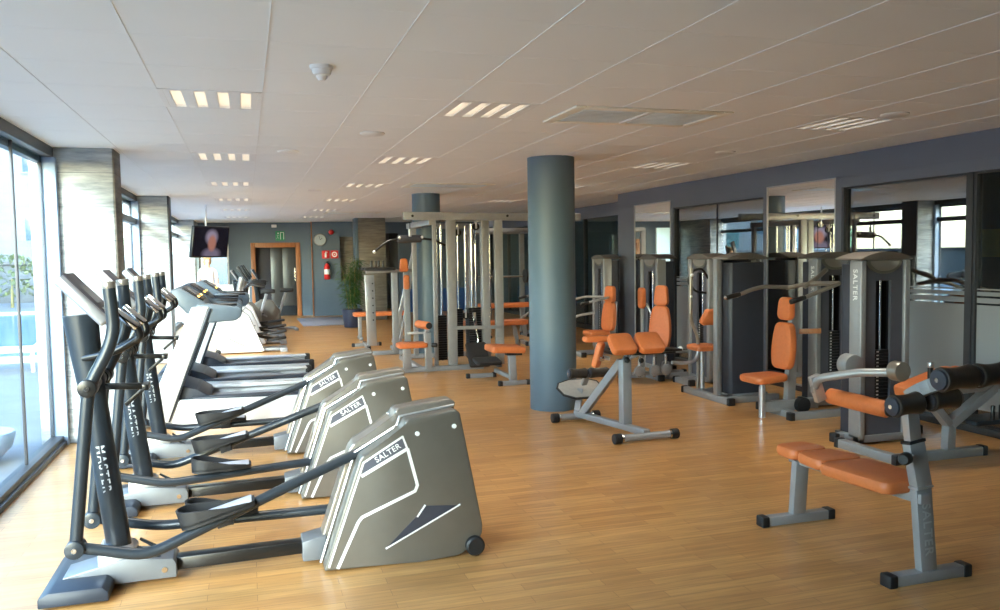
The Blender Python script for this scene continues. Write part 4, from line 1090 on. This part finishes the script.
MB().pad(.32, 1.05, .08, frame((2.5, 16.2, .46), (0, -1, 0), (1, 0, 0)), .05).build('pad', 'orange', t)
for x in (2.1, 2.9): MB().bar((x, 16.2, .03), (x, 16.2, .46), .07, .06).bar((x, 15.98, .03), (x, 16.42, .03), .06, .06).build('leg', 'silver', t)
done()

# smith machine and benches deeper in the room on the right
t = thing('smith_machine', 'steel barbell rack with black weight discs between multi gym and near column', 'barbell rack', origin(4.75, 15.6))
for x, y in ((4.35, 15.2), (5.55, 15.2), (4.35, 16.4), (5.55, 16.4)): MB().bar((x, y, .03), (x, y, 2.12), .1, .07, .005, up=(0, 1, 0)).build('post', 'silver', t)
MB().bar((4.35, 15.2, 2.1), (5.55, 15.2, 2.1), .09, .08).bar((4.35, 16.4, 2.1), (5.55, 16.4, 2.1), .09, .08).bar((4.35, 15.2, 2.1), (4.35, 16.4, 2.1), .09, .08).bar((5.55, 15.2, 2.1), (5.55, 16.4, 2.1), .09, .08).build('top_frame', 'silver', t)
for x in (4.52, 5.40): MB().cyl((x, 15.3, .1), (x, 15.3, 2.08), .02, n=12).build('guide_rod', 'chrome', t)
bb = MB().cyl((4.1, 15.3, 1.2), (5.75, 15.3, 1.2), .016, n=12).build('barbell', 'chrome', t)
for x in (4.22, 4.62, 5.25, 5.65): MB().lathe((x-.025, 15.3, 1.2), (x+.025, 15.3, 1.2), [(0, .12), (.1, .135), (.9, .135), (1, .12)], 24).build('weight_disc', 'black', bb)
MB().bar((4.35, 15.1, .03), (4.35, 16.5, .03), .08, .06).bar((5.55, 15.1, .03), (5.55, 16.5, .03), .08, .06).build('base', 'silver', t)
done()
def bench(label, x, y, z=.45):
    t = thing('flat_bench', label, 'exercise bench', origin(x, y), 0, 'benches by the barbell rack')
    MB().pad(.32, 1.1, .09, frame((x, y, z), (0, -1, 0), (1, 0, 0)), .05).build('pad', 'orange', t)
    for dx in (-.4, .4):
        MB().bar((x+dx, y, .04), (x+dx*.8, y, z), .08, .06).build('leg', 'silver', t)
        rail(t, (x+dx, y-.22), (x+dx, y+.22), w=.06, h=.05, name='foot_bar')
    done(); return t
bench('orange bench between multi gym and near column, nearer of two', 4.05, 13.4, .42)
bench('orange bench between multi gym and near column, inside the barbell rack', 4.9, 15.5, .58)
t = thing('gym_mat', 'blue padded mat standing against the back wall, seen through the multi gym', 'mat', origin(4.9, 23.5))
MB().box(4.3, 6.2, 23.45, 23.6, .0, .68, .03, 3).build('mat_panel', 'blue', t)
done()

# ------------------------------------------------------------------ television, desk, person
t = thing('television', 'black wall television hung near the ceiling at the far left, picture on', 'television', (-.60, 16.0, 1.94))
t.rotation_euler = (R(9), 0, R(52))
MB().box(-.48, .48, 0, .06, -.29, .29, .012, 2).build('body', 'gloss_black', t)
MB().box(-.455, .455, -.004, .0, -.26, .265).build('screen', 'tv', t, smooth=False)
MB().box(-.1, .1, .06, .1, -.1, .1, .005).build('mount_plate', 'gloss_black', t)
MB().tube([(0, .09, 0), (0, .13, .1), (0, .2, .66)], .018).build('ceiling_pole', 'white', t)

t = thing('reception_desk', 'white counter in front of the bright back window, below the television', 'desk', origin(-.45, 19.3))
MB().box(-.95, .05, 19.25, 19.3, 0, 1.0, .005).box(-.95, -.9, 19.3, 19.8, 0, 1.0, .005).box(0, .05, 19.3, 19.8, 0, 1.0, .005).build('front', 'white', t)
MB().box(-1.0, .1, 19.2, 19.85, 1.0, 1.04, .006).build('worktop', 'white', t)
done()
t = thing('side_chair', 'small white chair with thin metal legs, on the floor behind the treadmills', 'chair', origin(-1.0, 17.7))
MB().pad(.40, .40, .05, frame((-1.0, 17.7, .42), (1, 0, 0), (0, 1, 0)), .05).build('seat', 'white', t)
MB().pad(.38, .34, .04, frame((-1.0, 17.9, .66), (1, 0, 0), (0, .15, 1)), .05).build('backrest', 'white', t)
for sx in (-1, 1):
    for sy in (-1, 1): MB().tube([(-1.0+sx*.16, 17.7+sy*.16, .43), (-1.0+sx*.2, 17.7+sy*.2, 0)], .012).build('leg', 'silver', t)
done()

def skin(name, verts, edges, m, parent, root=0, sub=2):
    me = bpy.data.meshes.new(name)
    me.from_pydata([v[:3] for v in verts], edges, [])
    me.materials.append(M[m])
    o = bpy.data.objects.new(name, me); C.objects.link(o); o.parent = parent
    sk = o.modifiers.new('skin', 'SKIN'); sk.use_smooth_shade = True
    sb = o.modifiers.new('sub', 'SUBSURF'); sb.levels = sub; sb.render_levels = sub
    if not me.skin_vertices: return o
    for i, v in enumerate(verts):
        r = v[3]; me.skin_vertices[0].data[i].radius = r if isinstance(r, tuple) else (r, r)
        me.skin_vertices[0].data[i].use_root = (i == root)
    return o
def person():
    t = thing('person', 'blond person in a pale top standing behind the white counter', 'person', (-.86, 20.25, 0), R(15))
    vs = [(0, 0, .93, (.15, .10)), (0, 0, 1.10, (.13, .09)), (0, .01, 1.28, (.15, .095)), (0, .01, 1.38, (.10, .07)), (0, 0, 1.46, .048), (0, -.015, 1.53, .055), (0, -.02, 1.60, (.072, .085)), (0, -.015, 1.67, .06)]
    ed = [(i, i+1) for i in range(7)]
    for s in (-1, 1):
        b = len(vs)
        vs += [(s*.165, .01, 1.36, .052), (s*.21, .0, 1.10, .041), (s*.16, -.2, 1.06, .033), (s*.13, -.26, 1.062, (.022, .032)), (s*.125, -.31, 1.06, (.018, .036))]
        ed += [(3, b), (b, b+1), (b+1, b+2), (b+2, b+3), (b+3, b+4)]
        for k, (dx, l) in enumerate(((-.028, .07), (-.01, .08), (.01, .075), (.027, .06))):
            c = len(vs)
            vs += [(s*.125+dx, -.345, 1.06, .009), (s*.125+dx*1.15, -.345-l*.5, 1.058, .008), (s*.125+dx*1.2, -.345-l, 1.05, .007)]
            ed += [(b+4, c), (c, c+1), (c+1, c+2)]
        c = len(vs)
        vs += [(s*.125-s*.045, -.29, 1.06, .01), (s*.125-s*.06, -.32, 1.058, .009), (s*.125-s*.06, -.345, 1.056, .008)]
        ed += [(b+3, c), (c, c+1), (c+1, c+2)]
        b = len(vs)
        vs += [(s*.09, 0, .86, .085), (s*.095, .0, .48, .058), (s*.095, .02, .09, .038), (s*.1, -.11, .035, .032)]
        ed += [(0, b), (b, b+1), (b+1, b+2), (b+2, b+3)]
    skin('body', vs, ed, 'skin', t)
    sh = [(0, 0, .95, (.165, .115)), (0, 0, 1.10, (.142, .105)), (0, .01, 1.28, (.165, .11)), (0, .01, 1.385, (.115, .08))]
    se = [(0, 1), (1, 2), (2, 3)]
    for s in (-1, 1):
        b = len(sh); sh += [(s*.165, .01, 1.365, .062), (s*.2, .0, 1.15, .052)]; se += [(3, b), (b, b+1)]
    skin('top', sh, se, 'cloth', t)
    tr = [(0, 0, .95, (.158, .108))]; te = []
    for s in (-1, 1):
        b = len(tr); tr += [(s*.09, 0, .86, .094), (s*.095, .0, .48, .068), (s*.095, .02, .1, .05)]; te += [(0, b), (b, b+1), (b+1, b+2)]
    skin('trousers', tr, te, 'trouser', t)
    h = MB().ball((0, .02, 1.66), .105, 20, (.92, 1.0, .95)).ball((0, .07, 1.56), .085, 16, (1, .7, 1.3)).ball((-.06, .0, 1.58), .05, 12, (.7, 1, 1.6)).ball((.06, .0, 1.58), .05, 12, (.7, 1, 1.6))
    h.build('hair', 'hair', t)
    for x in (-.028, .028): MB().ball((x, -.108, 1.615), .009, 8).build('eye', 'navy', t)
    MB().ball((0, -.118, 1.585), .014, 10, (.8, 1, 1.5)).build('nose', 'skin', t)
    MB().ball((0, -.102, 1.55), .016, 10, (1.3, .5, .4)).build('mouth', 'pink', t)
    for s in (-1, 1): MB().ball((s*.078, -.01, 1.60), .022, 10, (.4, .8, 1.3)).build('ear', 'skin', t)
    for x in (-.095, .095): MB().box(x-.05, x+.05, -.16, .06, 0, .07, .025, 3).build('shoe', 'black', t)
    return t
person()

# ------------------------------------------------------------------ plant, signs, extinguisher, mat
t = thing('potted_bamboo', 'bushy green bamboo plant in a round navy pot by the far pillar', 'plant', origin(2.32, 19.2))
MB().lathe((2.32, 19.2, 0), (2.32, 19.2, .42), [(0, .18), (.03, .19), (.5, .215), (.9, .235), (1, .24)], 32).build('pot', 'pot', t)
MB().lathe((2.32, 19.2, .40), (2.32, 19.2, .425), [(0, .22), (1, .215)], 24).build('soil', 'soil', t)
st = MB(); lf = MB()
for k in range(13):
    a = random.uniform(0, 2*PI); r = random.uniform(.02, .13)
    p = V((2.32+r*math.cos(a), 19.2+r*math.sin(a), .41)); q = p+V((math.cos(a)*random.uniform(.03, .16), math.sin(a)*random.uniform(.03, .16), random.uniform(.9, 1.28)))
    m = (p+q)/2+V((random.uniform(-.03, .03), 0, 0))
    st.sweep([p, m, q], [.008, .007, .004], 6)
    for i in range(80):
        u = random.uniform(.12, 1)
        c = p.lerp(q, u)
        b = random.uniform(0, 2*PI); l = random.uniform(.12, .22); dr = random.uniform(-.7, .35)
        d = V((math.cos(b), math.sin(b), dr)).normalized(); sdir = d.cross(V((0, 0, 1))).normalized()
        c = c+d*random.uniform(0, .09); w = random.uniform(.011, .018)
        e = c+d*l+V((0, 0, -.04))
        mid = c.lerp(e, .45)
        lf.add([c, mid+sdir*w, e, mid-sdir*w, mid+V((0, 0, .008))], [(0, 1, 4), (1, 2, 4), (2, 3, 4), (3, 0, 4)])
st.build('stem', 'stem', t); lf.build('foliage', 'leaf', t, smooth=False)
done()
tag(MB().box(1.25, 2.5, 19.9, 22.6, 0, .012, .004).build('entrance_mat', 'mat_grey'), 'flat grey mat on the floor in front of the grey wall', 'mat')
WY = 23.3
t = thing('wall_clock', 'round pale clock high on the grey wall', 'clock', origin(1.98, WY))
MB().lathe((1.98, WY, 2.12), (1.98, WY-.04, 2.12), [(0, .17), (.7, .17), (1, .155)], 32).build('case', 'silver', t)
MB().cyl((1.98, WY-.038, 2.12), (1.98, WY-.044, 2.12), .148, n=32).build('dial', 'dialgrey', t)
MB().bar((1.98, WY-.047, 2.12), (2.04, WY-.047, 2.17), .004, .012, 0).bar((1.98, WY-.05, 2.12), (1.95, WY-.05, 2.23), .004, .009, 0).build('hands', 'navy', t)
done()
t = thing('fire_alarm', 'small red alarm dome high on the grey wall', 'alarm', origin(2.29, WY))
MB().lathe((2.29, WY, 2.33), (2.29, WY-.07, 2.33), [(0, .07), (.4, .07), (.8, .055), (1, .02)], 24).build('dome', 'red', t)
done()
for x0, k in ((2.02, 0), (2.26, 1)):
    t = thing('fire_sign', ('red sign with white extinguisher symbol, left of the pair on the grey wall', 'red sign with white hose reel symbol, right of the pair on the grey wall')[k], 'sign', origin(x0+.1, WY), 0, 'red fire signs')
    MB().box(x0, x0+.21, WY-.01, WY, 1.60, 1.82, .003).build('plate', 'red', t)
    g = MB()
    if k == 0: g.box(x0+.075, x0+.125, WY-.013, WY-.01, 1.63, 1.75).box(x0+.09, x0+.11, WY-.013, WY-.01, 1.75, 1.79).box(x0+.11, x0+.15, WY-.013, WY-.01, 1.765, 1.785)
    else:
        for i in range(24):
            a, b = 2*PI*i/24, 2*PI*(i+1)/24
            g.add([(x0+.105+r*math.cos(c), WY-.012, 1.71+r*math.sin(c)) for c, r in ((a, .045), (b, .045), (b, .075), (a, .075))], [(0, 1, 2, 3)])
        g.box(x0+.09, x0+.12, WY-.013, WY-.01, 1.695, 1.725)
    g.build('symbol', 'letter', t, smooth=False)
    done()
t = thing('fire_extinguisher', 'red fire extinguisher hung on the grey wall below the red signs', 'fire extinguisher', origin(2.14, WY))
MB().lathe((2.14, WY-.09, 1.02), (2.14, WY-.09, 1.46), [(0, .07), (.03, .08), (.78, .08), (.9, .06), (1, .03)], 24).build('cylinder', 'red', t)
MB().cyl((2.14, WY-.09, 1.45), (2.14, WY-.09, 1.52), .022).bar((2.14, WY-.09, 1.51), (2.22, WY-.1, 1.53), .02, .02).build('valve', 'gloss_black', t)
MB().tube([(2.15, WY-.1, 1.49), (2.25, WY-.11, 1.40), (2.235, WY-.11, 1.15)], .012).build('hose', 'gloss_black', t)
MB().cyl((2.14, WY-.09, 1.16), (2.14, WY-.09, 1.30), .081, n=24).build('label_band', 'letter', t)
MB().box(2.10, 2.18, WY-.02, WY, 1.1, 1.42).build('bracket', 'silver', t)
done()
t = thing('exit_sign', 'green exit sign with white figure and door above the wooden door frame', 'sign', origin(.92, YF))
MB().box(.80, 1.05, YF-.03, YF, 2.12, 2.38, .004).build('plate', 'green', t)
g = MB().box(.93, 1.03, YF-.034, YF-.03, 2.15, 2.35).ball((.875, YF-.033, 2.32), .02, 8, (1, .15, 1)).bar((.875, YF-.033, 2.29), (.86, YF-.033, 2.22), .004, .025, 0, up=(0, -1, 0)).bar((.86, YF-.033, 2.22), (.83, YF-.033, 2.16), .004, .016, 0, up=(0, -1, 0)).bar((.86, YF-.033, 2.22), (.9, YF-.033, 2.16), .004, .016, 0, up=(0, -1, 0)).bar((.835, YF-.033, 2.27), (.91, YF-.033, 2.26), .004, .014, 0, up=(0, -1, 0))
p = g.build('symbol', 'letter', t, smooth=False)
MB().box(.945, 1.015, YF-.037, YF-.034, 2.15, 2.335).build('door_symbol', 'green', p, smooth=False)
done()
t = thing('emergency_light', 'tiny white box at the ceiling edge above the exit sign', 'emergency light', origin(.8, YF))
MB().box(.70, .84, YF-.06, YF, 2.48, 2.56, .01).build('case', 'white', t)
done()
t = thing('notice_board', 'yellow board on the wall behind the dark partition glass', 'notice board', origin(8.95, 8.1))
MB().box(8.96, 9.0, 7.8, 8.35, 1.5, 1.85, .006).build('board', 'yellow', t)
MB().box(8.95, 8.99, 7.77, 8.38, 1.47, 1.5, .004).box(8.95, 8.99, 7.77, 8.38, 1.85, 1.88, .004).build('frame', 'frame_d', t)
done()

# ------------------------------------------------------------------ outside
struct(MB().box(-60, -1.74, -40, 80, -.3, -.02).build('terrace_ground', 'terrace', smooth=False))
pl = MB().box(-13.0, -3.2, 15.5, 29.0, -.05, .012).build('pool_water', 'water', smooth=False); struct(pl)
rm = MB().box(-13.4, -2.8, 15.1, 15.5, -.05, .05, .01).box(-13.4, -2.8, 29.0, 29.4, -.05, .05, .01).box(-13.4, -13.0, 15.5, 29, -.05, .05, .01).box(-3.2, -2.8, 15.5, 29, -.05, .05, .01)
struct(rm.build('pool_kerb', 'white'))
struct(MB().box(-30, -1.9, 37.6, 38.2, -.02, 1.5, .02).build('garden_wall', 'ext_grey'))
struct(MB().box(-30, -1.9, 37.5, 38.3, 1.5, 1.66, .02).build('garden_wall_coping', 'frame_d'))
def building(label, T, w):
    t = thing('apartment_building', label, 'building', (T[0], T[1], 0), T[2], 'apartment blocks outside the window')
    MB().box(-w/2, w/2, 0, 9, -.02, 15.2, .02).build('wall', 'render', t)
    MB().box(-w/2-.2, w/2+.2, -.3, 9.2, 15.2, 15.6, .03).build('roof_edge', 'ext_grey', t)
    n = int(w//4)
    for lv in range(4):
        z = 1.7+3.1*lv
        for k in range(n):
            x = -w/2+2+4*k
            if k % 2 == 0:
                f = MB().box(x-1., x+1., -.04, .05, z+.15, z+2.3, .02).build('window', 'ext_glass', t)
                MB().box(x-.03, x+.03, -.07, -.03, z+.15, z+2.3).box(x-1.05, x+1.05, -.08, .02, z+2.3, z+2.42).build('window_frame', 'render', f)
                b = MB().box(x-1.7, x+1.7, -1.3, 0, z-.12, z+.08, .02).build('balcony', 'render', t)
                MB().box(x-1.65, x+1.65, -1.26, -1.24, z+.1, z+1.1).build('balcony_glass', 'bal_glass', b, smooth=False)
                MB().box(x-1.68, x+1.68, -1.28, -1.22, z+1.1, z+1.16).build('balcony_rail', 'bright', b)
            else:
                f = MB().box(x-.5, x+.5, -.04, .05, z+.9, z+2.2, .02).build('window', 'ext_glass', t)
                MB().box(x-.58, x+.58, -.1, .02, z+.82, z+.9).build('window_sill', 'render', f)
    return t
building('white apartment block with balconies straight outside the left window', (-11, 42, 0), 24)
building('white apartment block with balconies across the terrace, seen in the mirrors', (-30, 20, R(90)), 36)
def shrub(label, x, y, r, h):
    t = thing('garden_shrub', label, 'shrub', (x, y, 0), 0, 'garden shrubs beyond the pool')
    f = MB()
    for k in range(420):
        a = random.uniform(0, 2*PI); u = random.uniform(-.6, 1); rr = r*random.uniform(.75, 1.0)*math.sqrt(max(.05, 1-u*u))
        c = V((rr*math.cos(a), rr*math.sin(a), h*.5+h*.5*u))
        d = V((random.uniform(-1, 1), random.uniform(-1, 1), random.uniform(-.4, 1))).normalized(); s_ = d.cross(V((.3, .2, 1))).normalized()
        l = random.uniform(.14, .28); w = l*.35
        f.add([c-d*l*.5, c+s_*w, c+d*l*.5, c-s_*w], [(0, 1, 2, 3)])
    f.build('foliage', 'hedge', t, smooth=False)
    MB().sweep([(0, 0, 0), (0.03, 0, h*.55)], [.06, .03], 8).build('trunk', 'stem', t)
for k, (x, y, r, h) in enumerate(((-8.1, 33.4, 1.2, 1.9), (-10.4, 34, 1.0, 1.35), (-5.9, 34, .9, 1.2), (-4.1, 33.6, .8, 1.5), (-2.5, 34, .7, 1.2))):
    shrub(('widest olive shrub beyond the pool', 'shrub leftmost beyond the pool', 'shrub just right of the widest one beyond the pool', 'tall shrub seen past the first stone pillar', 'small shrub nearest the back window')[k], x, y, r, h)
t = thing('sun_lounger', 'white sun lounger standing at the near edge of the pool', 'sun lounger', origin(-3.6, 14.0))
MB().box(-4.2, -3.0, 13.7, 14.3, .28, .33, .01).bar((-3.1, 14, .33), (-2.6, 14, .75), .58, .05).build('bed', 'white', t)
for x in (-4.1, -3.1):
    for y in (13.75, 14.25): MB().bar((x, y, -.02), (x, y, .3), .05, .05).build('leg', 'white', t)
done()
t = thing('planter_bowl', 'low blue grey bowl planter outside the left window', 'planter', origin(-2.15, 7.55))
MB().lathe((-2.15, 7.55, -.02), (-2.15, 7.55, .24), [(0, .1), (.1, .16), (.5, .26), (.9, .29), (1, .28)], 28).build('bowl', 'frame_b', t)
MB().lathe((-2.15, 7.55, .19), (-2.15, 7.55, .225), [(0, .25), (1, .24)], 24).build('soil', 'soil', t)
done()

# ------------------------------------------------------------------ light and camera
w = bpy.data.worlds.new('World'); S.world = w; w.use_nodes = True
nt = w.node_tree; bg = nt.nodes['Background']
sky = nt.nodes.new('ShaderNodeTexSky'); sky.sky_type = 'NISHITA'; sky.sun_disc = False
sky.sun_elevation = R(24); sky.sun_rotation = R(210); sky.air_density = 1.2; sky.dust_density = .8; sky.ozone_density = 2.
nt.links.new(sky.outputs[0], bg.inputs['Color']); bg.inputs['Strength'].default_value = 1.8
sd = V((1, 1.65, -.70))
su = bpy.data.lights.new('sun', 'SUN'); su.energy = 2.6; su.angle = R(1.6); su.color = (1, .97, .93)
so = bpy.data.objects.new('sun', su); C.objects.link(so); so.rotation_euler = sd.to_track_quat('-Z', 'Y').to_euler(); so.location = (-20, -30, 20)

yaw, pitch, roll, F = R(17.13340), R(3.48454), .0155, 820.
R0 = V((math.cos(yaw), -math.sin(yaw), 0)); F0 = V((math.sin(yaw)*math.cos(pitch), math.cos(yaw)*math.cos(pitch), -math.sin(pitch))); D0 = F0.cross(R0)
rx = R0*math.cos(roll)+D0*math.sin(roll); dn = -R0*math.sin(roll)+D0*math.cos(roll)
cam = bpy.data.cameras.new('camera'); cam.sensor_width = 36; cam.lens = F/1000*36; cam.clip_start = .05; cam.clip_end = 300
co = bpy.data.objects.new('camera', cam); C.objects.link(co)
co.matrix_world = Matrix(((rx.x, -dn.x, -F0.x, 0), (rx.y, -dn.y, -F0.y, 0), (rx.z, -dn.z, -F0.z, 1.62), (0, 0, 0, 1)))
S.camera = co
vs = S.view_settings
vs.view_transform = 'Standard'; vs.look = 'None'; vs.gamma = 1; vs.exposure = .48; vs.use_curve_mapping = False
S.cycles.max_bounces = 14; S.cycles.diffuse_bounces = 6; S.cycles.glossy_bounces = 5; S.cycles.transparent_max_bounces = 16
